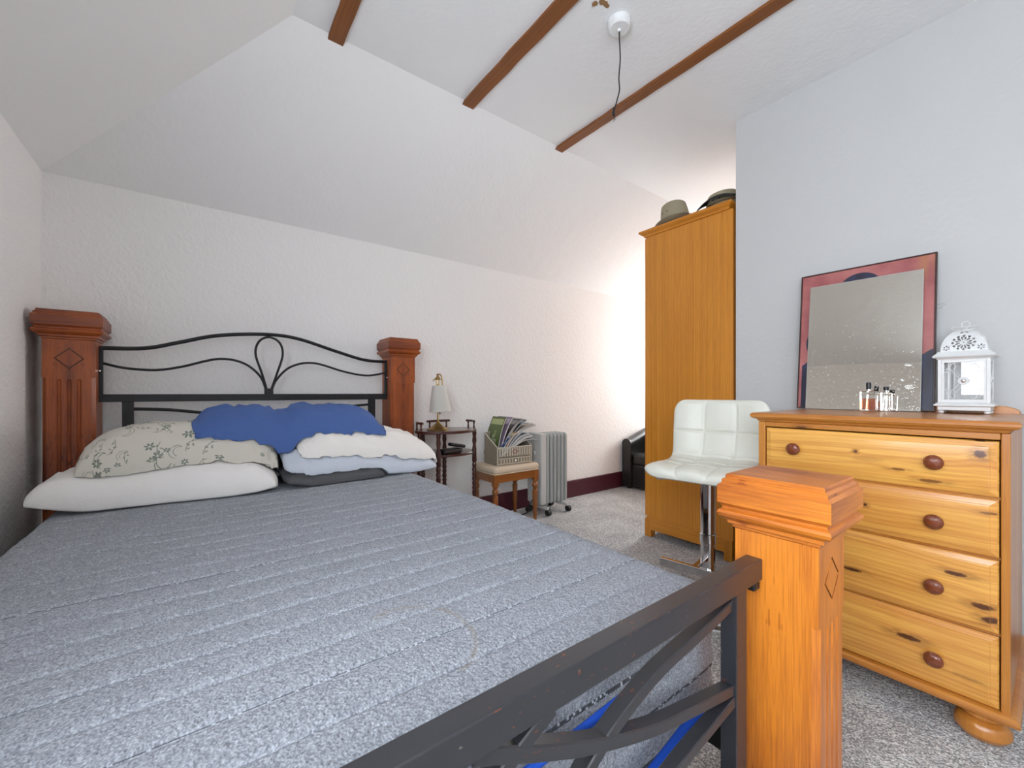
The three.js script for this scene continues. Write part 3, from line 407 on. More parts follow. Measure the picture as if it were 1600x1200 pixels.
// ---------------------------------------------------------------- picture and mirror leaning on the wall
{
  const lean = (name, label, cat, xb, y0, hgt, dx, z0, z1) => { const t = thing(name, label, cat, [xb, y0, (z0 + z1) / 2]); t.userData.lean = undefined; t.rotation.z = -Math.atan2(dx, hgt); delete t.userData.lean; return t; };
  const z0 = -0.775, z1 = -0.294, w = z1 - z0, h = 0.662;
  const p = lean('framed_picture', 'pink painted board with dark silhouettes, standing behind the mirror', 'picture', 2.372, 0.921, h, 0.07, z0, z1);
  const pt = tex(384, 512, (x, y) => {
    const u = x / 384, v = y / 512, n = fbm(u * 6, v * 9, 301, 4), s = vn(u * 30, v * 6, 302);
    let c = mix3([152, 80, 82], [194, 122, 116], clamp(n * 1.3 - 0.1)); c = mix3(c, [176, 122, 78], sstep(0.82, 0.95, u) * sstep(0.75, 0.95, v) * s);
    const dark = mix3([36, 34, 52], [62, 70, 104], s * n); let d = 0;
    d = Math.max(d, 1 - sstep(0.98, 1.02, Math.hypot((u - 0.48) / 0.16, (v - 0.86) / 0.1)));
    const eL = 0.03 + 0.16 * sstep(0.55, 0.2, v) * 0 + (v < 0.38 ? 0.22 : 0); d = Math.max(d, v < 0.5 && u < 0.3 && u > 0.02 && (v < 0.3 + u * 0.6) ? 1 : 0);
    d = Math.max(d, 1 - sstep(0.95, 1.05, Math.hypot((u - 0.13) / 0.08, (v - 0.48) / 0.09)));
    d = Math.max(d, u > 0.72 && v < 0.36 + 0.03 * Math.sin(u * 20) ? 1 : 0);
    return mix3(c, dark, d);
  }, true, THREE.ClampToEdgeWrapping);
  const face = new THREE.PlaneGeometry(w - 0.012, h - 0.012).rotateY(-Math.PI / 2).translate(-0.0125, h / 2, 0);
  lpart(p, 'board', box(-0.012, 0.004, -w / 2 + 0.004, 0, h - 0.004, w / 2 - 0.004, 0), M.rubber); lpart(p, 'painting', face, std({ map: pt, roughness: 0.35 }));
  const fm = std({ color: new THREE.Color().setRGB(0.05, 0.018, 0.014), roughness: 0.35 });
  for (const [a, b, cc, d] of [[0, h, -w / 2, -w / 2 + 0.006], [0, h, w / 2 - 0.006, w / 2], [0, 0.006, -w / 2 + 0.006, w / 2 - 0.006], [h - 0.006, h, -w / 2 + 0.006, w / 2 - 0.006]]) lpart(p, 'frame_edge', box(-0.016, a, cc, 0, b, d, 0.001), fm);
  lpart(p, 'hanging_wire', tube([[-0.001, 0.44, w / 2 - 0.004], [-0.002, 0.443, w / 2 + 0.012], [-0.002, 0.44, w / 2 + 0.024], [-0.002, 0.43, w / 2 + 0.02], [-0.001, 0.424, w / 2 - 0.002]], 0.0008, 24, 6), M.chrome);
  const mz0 = -0.731, mz1 = -0.331, mw = mz1 - mz0, mh = 0.597;
  const m = lean('mirror', 'frameless spotted mirror leaning against the pink picture', 'mirror', 2.338, 0.922, mh, 0.072, mz0, mz1);
  const mk = document.createElement('canvas'); mk.width = 512; mk.height = 768; const q = mk.getContext('2d'), rr = rng(317); q.fillStyle = '#000'; q.fillRect(0, 0, 512, 768); q.strokeStyle = q.fillStyle = '#fff';
  for (let i = 0; i < 900; i++) { const v = 1 - Math.pow(rr(), 1.9), u = Math.pow(rr(), v > 0.6 ? 0.6 : 0.9); q.globalAlpha = 0.12 + 0.45 * rr() * rr(); q.lineWidth = 0.6 + 1.4 * rr(); const x = u * 512, y = (0.3 + 0.7 * v) * 768, a = rr() * 6.28, l = 2 + 12 * rr() * rr(); q.beginPath(); q.moveTo(x, y); q.quadraticCurveTo(x + l * Math.cos(a + 0.6), y + l * Math.sin(a + 0.6), x + 1.6 * l * Math.cos(a), y + 1.6 * l * Math.sin(a)); q.stroke(); if (rr() < 0.4) { q.beginPath(); q.ellipse(x, y, 0.8 + 1.6 * rr(), 0.8 + 1.2 * rr(), 0, 0, 6.3); q.fill(); } }
  for (const [x, y, w2] of [[470, 640, 26], [465, 520, 14], [440, 600, 10], [380, 700, 18], [300, 620, 8]]) { q.globalAlpha = 0.4; q.lineWidth = 1.6; for (let i = 0; i < 7; i++) { q.beginPath(); q.ellipse(x + 8 * (rr() - 0.5), y + 8 * (rr() - 0.5), w2 * (0.3 + 0.7 * rr()), w2 * 0.4 * rr() + 1, rr() * 0.6 - 0.3, rr() * 3, 3 + rr() * 3); q.stroke(); } }
  const md = q.getImageData(0, 0, 512, 768).data, marks = (x, y) => md[((767 - y) * 512 + x) * 4] / 255;
  const mm = phys({ map: tex(512, 768, (x, y) => mix3([222, 218, 208], [226, 227, 228], marks(x, y)), true, THREE.ClampToEdgeWrapping), metalnessMap: tex(512, 768, (x, y) => 255 * (1 - 0.7 * marks(x, y)), false, THREE.ClampToEdgeWrapping), metalness: 1, roughness: 1, roughnessMap: tex(512, 768, (x, y) => 255 * (0.03 + 0.8 * marks(x, y)), false, THREE.ClampToEdgeWrapping) });
  lpart(m, 'backing', box(-0.004, 0, -mw / 2, 0, mh, mw / 2, 0.0008), std({ color: new THREE.Color().setRGB(0.55, 0.56, 0.55), roughness: 0.4 }));
  lpart(m, 'mirror_glass', new THREE.PlaneGeometry(mw - 0.003, mh - 0.003).rotateY(-Math.PI / 2).translate(-0.0044, mh / 2, 0), mm);
}
// ---------------------------------------------------------------- scent bottles
{
  const glass = phys({ color: 0xffffff, roughness: 0.02, transmission: 1, thickness: 0.03, ior: 1.45 });
  const pink = phys({ color: new THREE.Color().setRGB(0.95, 0.5, 0.36), roughness: 0.05, transmission: 0.75, thickness: 0.02, ior: 1.34, attenuationColor: new THREE.Color().setRGB(0.95, 0.45, 0.3), attenuationDistance: 0.03 });
  const bottle = (label, x, z, w, d, h, fill, cr, ch, liquid) => {
    const t = thing('perfume_bottle', label, 'bottle', [x, 0.9205, z], 'perfume bottles on the chest');
    lpart(t, 'glass_body', new RoundedBoxGeometry(d, h, w, 3, 0.006).translate(0, h / 2, 0), glass);
    if (fill) lpart(t, 'perfume', new RoundedBoxGeometry(d - 0.012, fill, w - 0.012, 2, 0.003).translate(0, 0.007 + fill / 2, 0), liquid);
    lpart(t, 'neck', new THREE.CylinderGeometry(cr * 0.8, cr * 0.8, 0.008, 16).translate(0, h + 0.004, 0), M.chrome);
    lpart(t, 'cap', lathe([[0, 0], [cr, 0], [cr, ch - 0.002], [cr - 0.002, ch], [0, ch]], 20).translate(0, h + 0.007, 0), M.blackPlastic);
  };
  bottle('clear perfume bottle half full of pink scent, with a black cap', 2.283, -0.483, 0.058, 0.024, 0.085, 0.046, 0.009, 0.03, pink);
  bottle('smaller clear perfume bottle right of the pink one', 2.29, -0.428, 0.036, 0.024, 0.08, 0.012, 0.009, 0.016, glass);
}
// ---------------------------------------------------------------- lantern
{
  const t = thing('lantern', 'white metal lantern with pierced dome and glass sides', 'lantern', [2.305, 0.92, -0.205]);
  const h = 0.066;                                    // half width of the glazed body
  for (const sx of [-1, 1]) for (const sz of [-1, 1]) lpart(t, 'foot', new THREE.SphereGeometry(0.009, 14, 10).scale(1, 0.75, 1).translate(sx * 0.056, 0.0068, sz * 0.058), M.lantern);
  lpart(t, 'base', squareLoft([[-0.002, 0.0125], [0, 0.014], [0, 0.026], [0.01, 0.03], [0.01, 0.033], [0, 0.042], [-0.002, 0.043]], h, h), M.lantern);
  for (const sx of [-1, 1]) for (const sz of [-1, 1]) lpart(t, 'corner_post', box(sx * (h - 0.005) - 0.005, 0.042, sz * (h - 0.005) - 0.005, sx * (h - 0.005) + 0.005, 0.204, sz * (h - 0.005) + 0.005, 0.001), M.lantern);
  lpart(t, 'eaves', squareLoft([[-0.002, 0.2], [0, 0.202], [0.002, 0.206], [0.012, 0.211], [0.014, 0.215], [0.004, 0.226], [0, 0.232], [-0.004, 0.233]], h, h), M.lantern);
  // dome of four pierced, inward curving panels that meet along the hips
  const Y0 = 0.226, HD = 0.094, HW = 0.06, wide = (f) => HW * Math.pow(Math.max(0, 1 - Math.pow(f, 2.3)), 0.55);
  const front = () => {
    const s = new THREE.Shape(), n = 18; for (let k = 0; k <= n; k++) s[k ? 'lineTo' : 'moveTo'](wide(k / n * 0.985), Y0 + HD * k / n * 0.985); for (let k = n; k >= 0; k--) s.lineTo(-wide(k / n * 0.985), Y0 + HD * k / n * 0.985); s.closePath();
    const slot = (cx, cy, a, r0, r1, w) => { const q = new THREE.Path(), c = Math.cos(a), m = Math.sin(a), P = (r, o) => [cx + c * r - m * o, cy + m * r + c * o]; q.moveTo(...P(r0, 0)); q.lineTo(...P(mix(r0, r1, 0.7), w)); q.lineTo(...P(r1, 0)); q.lineTo(...P(mix(r0, r1, 0.7), -w)); q.closePath(); s.holes.push(q); };
    for (let k = 0; k < 12; k++) slot(0, 0.264, k * Math.PI / 6 + 0.26, 0.006, 0.0235, 0.0036);
    for (let k = 0; k < 12; k++) { const a = k * Math.PI / 6, r = 0.0285; slot(Math.cos(a) * r, 0.264 + Math.sin(a) * r * 0.9, a, -0.0065, 0.0035, 0.0048); }
    for (const sx of [-1, 1]) for (let k = 0; k < 6; k++) slot(sx * 0.0435, 0.246, k * Math.PI / 3 + 0.5, 0.002, 0.0105, 0.0026);
    for (let k = 0; k < 5; k++) slot(0, 0.299, k * 0.6 + 0.37, 0.004, 0.0115, 0.002);
    const c = new THREE.Path(); for (let k = 0; k < 10; k++) c[k ? 'lineTo' : 'moveTo'](0.0024 * Math.cos(-k * 0.628), 0.264 + 0.0024 * Math.sin(-k * 0.628)); c.closePath(); s.holes.push(c);
    const g = new THREE.ExtrudeGeometry(s, { depth: 0.002, bevelEnabled: false }), p = g.attributes.position;
    for (let i = 0; i < p.count; i++) p.setZ(i, p.getZ(i) - 0.002 + wide(clamp((p.getY(i) - Y0) / HD)));
    return toCreasedNormals(g, 0.7);
  };
  const fg = front();
  for (let k = 0; k < 4; k++) lpart(t, 'pierced_panel', fg.clone().rotateY(k * Math.PI / 2 - Math.PI / 2), M.lantern);
  lpart(t, 'dome_crown', lathe([[0, 0.328], [0.004, 0.327], [0.006, 0.322], [0.014, 0.318], [0.015, 0.315], [0, 0.314]], 24), M.lantern);
  lpart(t, 'ring', new THREE.TorusGeometry(0.0105, 0.0016, 8, 28).rotateY(Math.PI / 2).translate(0, 0.336, 0), M.lantern);
  lpart(t, 'carry_handle', tube([[-0.012, 0.325, 0.006], [-0.018, 0.327, 0.026], [-0.03, 0.32, 0.034], [-0.046, 0.312, 0.022], [-0.052, 0.306, 0], [-0.046, 0.312, -0.022], [-0.03, 0.32, -0.034], [-0.018, 0.327, -0.026]], 0.0013, 50, 6, true), M.lantern);
  const paneM = phys({ color: 0xffffff, roughness: 0.01, transmission: 1, thickness: 0, ior: 1.9 });
  const b = 0.0014;
  for (let k = 0; k < 4; k++) {
    const R = (g) => g.rotateY(k * Math.PI / 2 - Math.PI / 2), z = h - 0.004;
    const fr = lpart(t, 'door_frame', R(merge(box(-0.056, 0.043, z - 0.003, 0.056, 0.053, z + 0.003, 0.001), box(-0.056, 0.191, z - 0.003, 0.056, 0.201, z + 0.003, 0.001), box(-0.056, 0.053, z - 0.003, -0.049, 0.191, z + 0.003, 0.001), box(0.049, 0.053, z - 0.003, 0.056, 0.191, z + 0.003, 0.001))), M.lantern);
    lpart(fr, 'pane', R(new THREE.PlaneGeometry(0.1, 0.14).translate(0, 0.122, z - 0.001)), paneM);
    const wires = [], cy = 0.122, zz = z + 0.002;
    for (const sx of [-1, 1]) for (const sy of [-1, 1]) {
      wires.push(tube([[sx * 0.012, cy + sy * 0.013, zz], [sx * 0.036, cy + sy * 0.048, zz]], b * 0.8, 4, 6));
      wires.push(tube([[sx * 0.047, cy + sy * 0.034, zz], [sx * 0.039, cy + sy * 0.03, zz], [sx * 0.036, cy + sy * 0.038, zz], [sx * 0.043, cy + sy * 0.045, zz], [sx * 0.036, cy + sy * 0.05, zz], [sx * 0.032, cy + sy * 0.06, zz], [sx * 0.024, cy + sy * 0.066, zz], [sx * 0.02, cy + sy * 0.059, zz]], b, 30, 6));
    }
    wires.push(new THREE.TorusGeometry(0.0125, 0.0028, 8, 24).translate(0, cy, zz), new THREE.TorusGeometry(0.0085, 0.0018, 8, 24).translate(0, cy, zz + 0.001));
    lpart(fr, 'scrollwork', R(merge(wires)), M.lantern);
    lpart(fr, 'glass_gem', R(new THREE.SphereGeometry(0.007, 14, 10).scale(1, 1, 0.5).translate(0, cy, zz + 0.001)), M.chrome);
  }
}
// ---------------------------------------------------------------- wardrobe and hats
{
  const x0 = 2.492, x1 = 3.38, z0 = -1.742, z1 = -1.14, c = thing('wardrobe', 'tall oak veneer wardrobe behind the white wall corner', 'wardrobe', [(x0 + x1) / 2, 0, (z0 + z1) / 2]);
  const W = (g, ax, o = 0) => uvm(g, ax, o, o * 0.6);
  for (const x of [x0, x1 - 0.02]) {
    part(c, 'side_panel', W(box(x, 0.12, z0 + 0.02, x + 0.02, 2.08, z1, 0.002), 'y', x), M.oak);
    part(c, 'side_apron', W(box(x + (x === x0 ? -0.004 : 0), 0.05, z0 + 0.05, x + 0.024, 0.125, z1 - 0.05, 0.002), 'z', x), M.oak);
    part(c, 'side_moulding', W(box(x - 0.007, 0.122, z0 + 0.01, x + 0.027, 0.134, z1, 0.004, 2), 'z', x), M.oak);
    for (const z of [z0 + 0.004, z1 - 0.054]) part(c, 'foot', W(box(x - 0.005, 0, z, x + 0.045 - (x === x0 ? 0 : 0.02), 0.123, z + 0.05, 0.003), 'y', x + z), M.oak);
  }
  part(c, 'back_panel', W(box(x0 + 0.02, 0.12, z1 - 0.01, x1 - 0.02, 2.08, z1, 0), 'y'), M.oak);
  part(c, 'bottom_panel', W(box(x0 + 0.02, 0.125, z0 + 0.02, x1 - 0.02, 0.145, z1 - 0.01, 0), 'x'), M.oak);
  part(c, 'front_apron', W(box(x0 + 0.04, 0.05, z0 + 0.01, x1 - 0.04, 0.125, z0 + 0.03, 0.002), 'x', 0.4), M.oak);
  const xm = (x0 + x1) / 2;
  for (const [a, b, kx] of [[x0 + 0.003, xm - 0.0015, xm - 0.04], [xm + 0.0015, x1 - 0.003, xm + 0.04]]) { const d = part(c, 'door', W(box(a, 0.14, z0, b, 2.075, z0 + 0.019, 0.003), 'y', a), M.oak); lpart(d, 'knob', new THREE.SphereGeometry(0.016, 16, 12).translate(kx - c.position.x, 1.1, z0 - 0.014 - c.position.z), M.brass); }
  part(c, 'cornice', W(squareLoft([[0, 2.08], [0.004, 2.082], [0.006, 2.09], [0.022, 2.102], [0.03, 2.108], [0.03, 2.12], [0.026, 2.123]], (x1 - x0) / 2 + 0.003, (z1 - z0) / 2 - 0.015).translate((x0 + x1) / 2, 0, (z0 + z1) / 2 - 0.012), 'z', 0.2), M.oak);
  // hats
  const hat = (label, x, z, brimR, crownR, crownH, tilt, turn, droop) => {
    const t = thing('hat', label, 'hat', [x, 2.124 + brimR * Math.sin(-tilt[0]), z], 'hats on the wardrobe'); t.rotation.set(tilt[0], turn, tilt[1], 'YXZ');
    const sx = 0.86;
    const brim = grid(48, 6, (u, v) => { const a = u * 6.2832, r = mix(crownR * 0.98, brimR, v); return [Math.cos(a) * r * sx, 0.012 + droop * Math.cos(2 * a) * v * v + 0.004 * v, Math.sin(a) * r]; });
    const brim2 = grid(48, 6, (u, v) => { const a = -u * 6.2832, r = mix(crownR * 0.98, brimR, v); return [Math.cos(a) * r * sx, 0.009 + droop * Math.cos(2 * a) * v * v + 0.004 * v, Math.sin(a) * r]; });
    lpart(t, 'brim', merge(brim, brim2), M.hatFelt);
    lpart(t, 'crown', grid(48, 16, (u, v) => { const a = u * 6.2832, k = v < 0.75 ? v / 0.75 : 1, r = v < 0.75 ? crownR * (1 - 0.16 * k * k) : crownR * 0.84 * Math.sqrt(Math.max(0, 1 - ((v - 0.75) / 0.25) ** 2)), y = v < 0.75 ? crownH * 0.86 * k : crownH * (0.86 + 0.14 * Math.sin((v - 0.75) / 0.25 * 1.57)); const dent = v > 0.7 ? 0.16 * crownH * Math.exp(-((Math.cos(a) * r * 9 / crownR / 9) ** 2) * 6) * (v - 0.7) / 0.3 : 0; return [Math.cos(a) * r * sx, 0.012 + y - dent, Math.sin(a) * r]; }), M.hatFelt);
    lpart(t, 'hat_band', grid(48, 2, (u, v) => { const a = u * 6.2832, r = crownR * 1.012; return [Math.cos(a) * r * sx, 0.016 + v * 0.026, Math.sin(a) * r]; }), M.hatBand);
    for (const q of [2.3, 2.75]) lpart(t, 'eyelet', new THREE.SphereGeometry(0.004, 8, 6).translate(Math.cos(q + 1.0) * crownR * 0.94 * sx, crownH * 0.6, Math.sin(q + 1.0) * crownR * 0.94 ), M.hatDark);
    return t;
  };
  hat('olive brown felt hat with leather band, nearer the back wall', 2.6, -1.57, 0.15, 0.095, 0.145, [-0.12, 0.05], 0.1, 0.012);
  const h2 = hat('brown hat tipped over with dark brim, next to the white wall', 2.62, -1.255, 0.12, 0.1, 0.1, [-0.1, 0.05], 0.4, 0.01);
  lpart(h2, 'peak', grid(24, 5, (u, v) => { const a = 3.4 + (u - 0.5) * 2.0, r = mix(0.095, 0.17, v); return [Math.cos(a) * r * 0.9, 0.05 - 0.035 * v * v + 0.025 * Math.cos((u - 0.5) * 3.1), Math.sin(a) * r]; }), M.hatDark);
}
// ---------------------------------------------------------------- bar stool
{
  const t = thing('bar_stool', 'cream leather bar stool with chrome post before the wardrobe', 'stool', [1.885, 0, -0.977]);
  // own axes: +z is the way the stool faces, x runs to its left
  t.rotation.y = Math.atan2(-0.983, 0.17);
  lpart(t, 'base', lathe([[0, 0], [0.205, 0], [0.207, 0.004], [0.2, 0.01], [0.14, 0.02], [0.07, 0.03], [0.045, 0.042], [0.038, 0.06], [0, 0.06]], 64), M.chrome);
  lpart(t, 'post', lathe([[0, 0.05], [0.031, 0.05], [0.031, 0.4], [0.0315, 0.56], [0.03, 0.6], [0, 0.6]], 40), M.chrome);
  lpart(t, 'collar', lathe([[0.031, 0.3], [0.0345, 0.302], [0.0345, 0.345], [0.031, 0.347]], 32), M.chrome);
  lpart(t, 'footrest', merge(box(-0.15, 0.212, 0.165, 0.15, 0.248, 0.189, 0.004), box(-0.012, 0.228, 0.02, 0.012, 0.246, 0.17, 0.003)), M.chrome);
  lpart(t, 'mount_plate', box(-0.09, 0.596, -0.09, 0.09, 0.606, 0.09, 0.003), M.blackMetal);
  lpart(t, 'lever', tube([[-0.03, 0.597, 0.03], [-0.13, 0.594, 0.05], [-0.18, 0.583, 0.06], [-0.215, 0.58, 0.066]], 0.005, 24, 8), M.chrome);
  // padded shell: seat then backrest along one profile
  const prof = crv([[0, 0.622, 0.235], [0, 0.645, 0.2], [0, 0.652, 0.12], [0, 0.647, 0.02], [0, 0.652, -0.09], [0, 0.682, -0.15], [0, 0.75, -0.178], [0, 0.85, -0.195], [0, 0.962, -0.208]]);
  prof.arcLengthDivisions = 400; const L = prof.getLength();
  const half = (s) => { const front = s * L, back = (1 - s) * L, e = (d) => d < 0.07 ? 0.07 - Math.sqrt(Math.max(0, 0.07 ** 2 - (0.07 - d) ** 2)) : 0; return 0.222 - e(front) * 1.2 - e(back) * 0.8; };
  const seamsS = [0.19, 0.385, 0.545, 0.765], tuft = (s, a) => { let q = 0; for (const k of seamsS) q = Math.max(q, Math.exp(-(((s - k) * L / 0.006) ** 2))); for (const k of [-0.33, 0.33]) q = Math.max(q, Math.exp(-(((a - k) * 0.22 / 0.006) ** 2))); return q; };
  const surf = (s, a, up) => { const p = prof.getPointAt(clamp(s, 0, 1)), tg = prof.getTangentAt(clamp(s, 0.001, 0.999)), n = V3(0, -tg.z, tg.y);
    const ed = Math.sqrt(Math.max(0, 1 - Math.pow(Math.abs(a), 10))) * Math.pow(Math.max(0, Math.min(1, Math.min(s, 1 - s) * L / 0.024)), 0.5); const th = up ? 0.024 * ed - 0.007 * tuft(s, a) * ed + 0.003 * ed * Math.cos(a * 9.5) : -0.026 * ed;
    const bow = s > 0.5 ? 0.03 * a * a * sstep(0.5, 0.8, s) : 0; return [a * half(s), p.y + n.y * th, p.z + n.z * th + bow]; };
  const shell = (s0, s1, ns) => { const A = (u) => Math.sign(u - 0.5) * (1 - Math.pow(1 - Math.abs(u - 0.5) * 2, 1.4)); const up = grid(90, ns, (u, v) => surf(mix(s0, s1, v), A(u), true)), dn = grid(90, ns, (u, v) => surf(mix(s0, s1, v), A(1 - u), false)); return uvm(merge(up, dn), 'x'); };
  lpart(t, 'seat', shell(0, 0.545, 110), M.cream); lpart(t, 'backrest', shell(0.545, 1, 110), M.cream);
}
// ---------------------------------------------------------------- armchair
{
  const t = thing('armchair', 'black leather tub armchair behind the wardrobe', 'armchair', [3.86, 0, -2.46]);
  // faces -x; own axes: x forward is negative
  const path = []; const arm = 0.245; for (let k = 0; k <= 8; k++) path.push([-0.3 + k * 0.04, -arm]); for (let k = 1; k < 16; k++) { const a = -Math.PI / 2 + k / 16 * Math.PI; path.push([0.02 + Math.cos(a) * arm, Math.sin(a) * arm]); } for (let k = 8; k >= 0; k--) path.push([-0.3 + k * 0.04, arm]);
  const c = crv(path.map((p) => [p[0], 0, p[1]])); const hgt = (u) => 0.515 + 0.15 * Math.pow(Math.sin(u * Math.PI), 1.1);
  const sec = []; for (let k = 0; k <= 24; k++) { const q = k / 24; sec.push(q); }
  const g = grid(80, 30, (u, v) => { const p = c.getPointAt(u), tg = c.getTangentAt(u), n = [tg.z, -tg.x], H = hgt(u), w = 0.052; let o, y; if (v < 0.35) { o = w; y = mix(0.02, H - w, v / 0.35); } else if (v < 0.65) { const a = (v - 0.35) / 0.3 * Math.PI; o = w * Math.cos(a); y = H - w + w * Math.sin(a); } else { o = -w; y = mix(H - w, 0.02, (v - 0.65) / 0.35); } o *= 1 + 0.12 * sstep(0.2, 0.5, y) ; return [p.x + n[0] * o, y, p.z + n[1] * o]; });
  const endCap = (s) => { const sh = new THREE.Shape(); sh.moveTo(-0.052, 0.02); sh.lineTo(0.052, 0.02); sh.lineTo(0.057, 0.46); sh.absarc(0, 0.462, 0.057, 0, Math.PI, false); sh.lineTo(-0.052, 0.02); return new THREE.ExtrudeGeometry(sh, { depth: 0.012, bevelEnabled: true, bevelSize: 0.004, bevelThickness: 0.008, bevelSegments: 3, bevelOffset: -0.004 }).rotateY(-Math.PI / 2).translate(-0.292, 0, s * arm); };
  lpart(t, 'tub_back', uvm(merge(g, endCap(-1), endCap(1)), 'x'), M.blackLeather);
  lpart(t, 'seat_cushion', uvm(new RoundedBoxGeometry(0.46, 0.12, 0.385, 4, 0.03).translate(-0.06, 0.305, 0), 'x'), M.blackLeather);
  lpart(t, 'seat_base', uvm(box(-0.285, 0.02, -0.195, 0.2, 0.25, 0.195, 0.01, 2), 'x'), M.blackLeather);
  for (const [x, z] of [[-0.26, -0.24], [-0.26, 0.24], [0.15, -0.2], [0.15, 0.2]]) lpart(t, 'foot', new THREE.CylinderGeometry(0.02, 0.017, 0.022, 14).translate(x, 0.011, z), M.rubber);
}
// ---------------------------------------------------------------- bedside table, lamp, telephone
{
  const cx = 1.385, cz = -2.585, t = thing('bedside_table', 'dark mahogany oval two tier table beside the bed post', 'table', [cx, 0, cz]);
  const oval = (a, b, y0, y1) => { const s = new THREE.Shape(); for (let k = 0; k < 56; k++) s[k ? 'lineTo' : 'moveTo'](a * Math.cos(k * Math.PI / 28), b * Math.sin(k * Math.PI / 28)); return uvm(new THREE.ExtrudeGeometry(s, { depth: y1 - y0 - 0.008, bevelEnabled: true, bevelSize: 0.004, bevelThickness: 0.004, bevelSegments: 2, bevelOffset: -0.004, curveSegments: 40 }).rotateX(Math.PI / 2).translate(0, y1 - 0.004, 0), 'x'); };
  lpart(t, 'top', oval(0.225, 0.165, 0.722, 0.742), M.mahogany); lpart(t, 'shelf', oval(0.215, 0.155, 0.568, 0.584), M.mahogany);
  const leg = [[0, 0], [0.009, 0], [0.013, 0.03], [0.009, 0.06]]; for (let k = 0; k < 7; k++) { const y = 0.08 + k * 0.065; leg.push([0.0125, y], [0.016, y + 0.018], [0.012, y + 0.034], [0.017, y + 0.046]); } leg.push([0.015, 0.55], [0.015, 0.6], [0.011, 0.63], [0.016, 0.66], [0.012, 0.69], [0.015, 0.705], [0.015, 0.724], [0, 0.724]);
  const lg = uvm(lathe(leg, 18), 'y'); for (const [x, z] of [[-0.19, 0.06], [-0.125, 0.125], [0.175, 0.09], [0.06, -0.14], [-0.12, -0.12]].slice(1).concat([[-0.2, 0.0]])) { const l = lpart(t, 'leg', lg, M.mahogany); l.position.set(x, 0, z); }
  const gallery = (a0, a1) => { const P = (a, y) => [Math.cos(a) * 0.21, y, Math.sin(a) * 0.15], pts = []; for (let k = 0; k <= 6; k++) pts.push(P(mix(a0, a1, k / 6), 0.792)); const q = lpart(t, 'gallery_rail', uvm(merge(tube(pts, 0.0085, 24, 8)), 'x'), M.mahogany); for (const f of [0.12, 0.88]) { const p = P(mix(a0, a1, f), 0); lpart(q, 'spindle', lathe([[0.006, 0.741], [0.007, 0.75], [0.005, 0.765], [0.0075, 0.785], [0.006, 0.79]], 12).translate(p[0], 0, p[2]), M.mahogany); } };
  gallery(-1.95, -1.1); gallery(-0.35, 0.35); gallery(Math.PI - 0.3, Math.PI + 0.42);
  const l = thing('table_lamp', 'brass table lamp with white tapered shade on the bedside table', 'lamp', [1.315, 0.7425, -2.575]);
  lpart(l, 'base', lathe([[0, 0], [0.074, 0], [0.075, 0.004], [0.066, 0.01], [0.045, 0.02], [0.028, 0.034], [0.014, 0.046], [0.009, 0.06], [0, 0.06]], 40), M.brass);
  lpart(l, 'stem', tube([[0, 0.05, 0], [0, 0.2, 0], [0, 0.31, 0]], 0.0055, 12, 10), M.brass);
  lpart(l, 'switch', merge(new THREE.CylinderGeometry(0.004, 0.004, 0.012, 10).translate(0.013, 0.112, 0.006), box(0.004, 0.116, 0.003, 0.014, 0.119, 0.009, 0.001)), M.rubber);
  const sh = lathe([[0.0745, 0.122], [0.076, 0.124], [0.0445, 0.3], [0.043, 0.302], [0.0415, 0.3], [0.073, 0.124], [0.0745, 0.122]], 48); sh.translate(0, -0.21, 0).rotateZ(0.06).translate(0.012, 0.213, 0); lpart(l, 'shade', sh, M.shade);
  lpart(l, 'hook', merge(tube([[0.034, 0.295, 0], [0.033, 0.335, 0], [0.026, 0.37, 0], [0.01, 0.384, 0], [-0.002, 0.375, 0], [-0.004, 0.36, 0]], 0.0042, 24, 8), tube([[-0.012, 0.3, 0], [-0.012, 0.35, 0]], 0.004, 4, 8), tube([[0.008, 0.3, 0], [0.008, 0.35, 0]], 0.003, 4, 8)), M.brass);
  lpart(l, 'finial', merge(lathe([[0, 0.388], [0.006, 0.385], [0.009, 0.378], [0.006, 0.371], [0.009, 0.366], [0.02, 0.352], [0.026, 0.345], [0.024, 0.343], [0, 0.35]], 24).translate(-0.002, 0, 0), tube([[-0.015, 0.348, 0], [-0.028, 0.346, 0.002], [-0.036, 0.338, 0.003]], 0.004, 10, 8)), M.brass);
  const ph = thing('telephone', 'black cordless telephone on the lower shelf of the bedside table', 'telephone', [1.39, 0.5845, -2.51]); ph.rotation.y = 0.25;
  lpart(ph, 'cradle', new RoundedBoxGeometry(0.17, 0.03, 0.085, 3, 0.012).translate(-0.02, 0.0152, 0), M.blackPlastic);
  lpart(ph, 'handset', new RoundedBoxGeometry(0.14, 0.024, 0.046, 3, 0.011).rotateZ(-0.2).translate(0.045, 0.047, 0), M.blackPlastic);
  lpart(ph, 'keypad', box(-0.09, 0.0295, -0.025, -0.04, 0.032, 0.025, 0.001), std({ color: new THREE.Color().setRGB(0.05, 0.05, 0.055), roughness: 0.3 }));
}
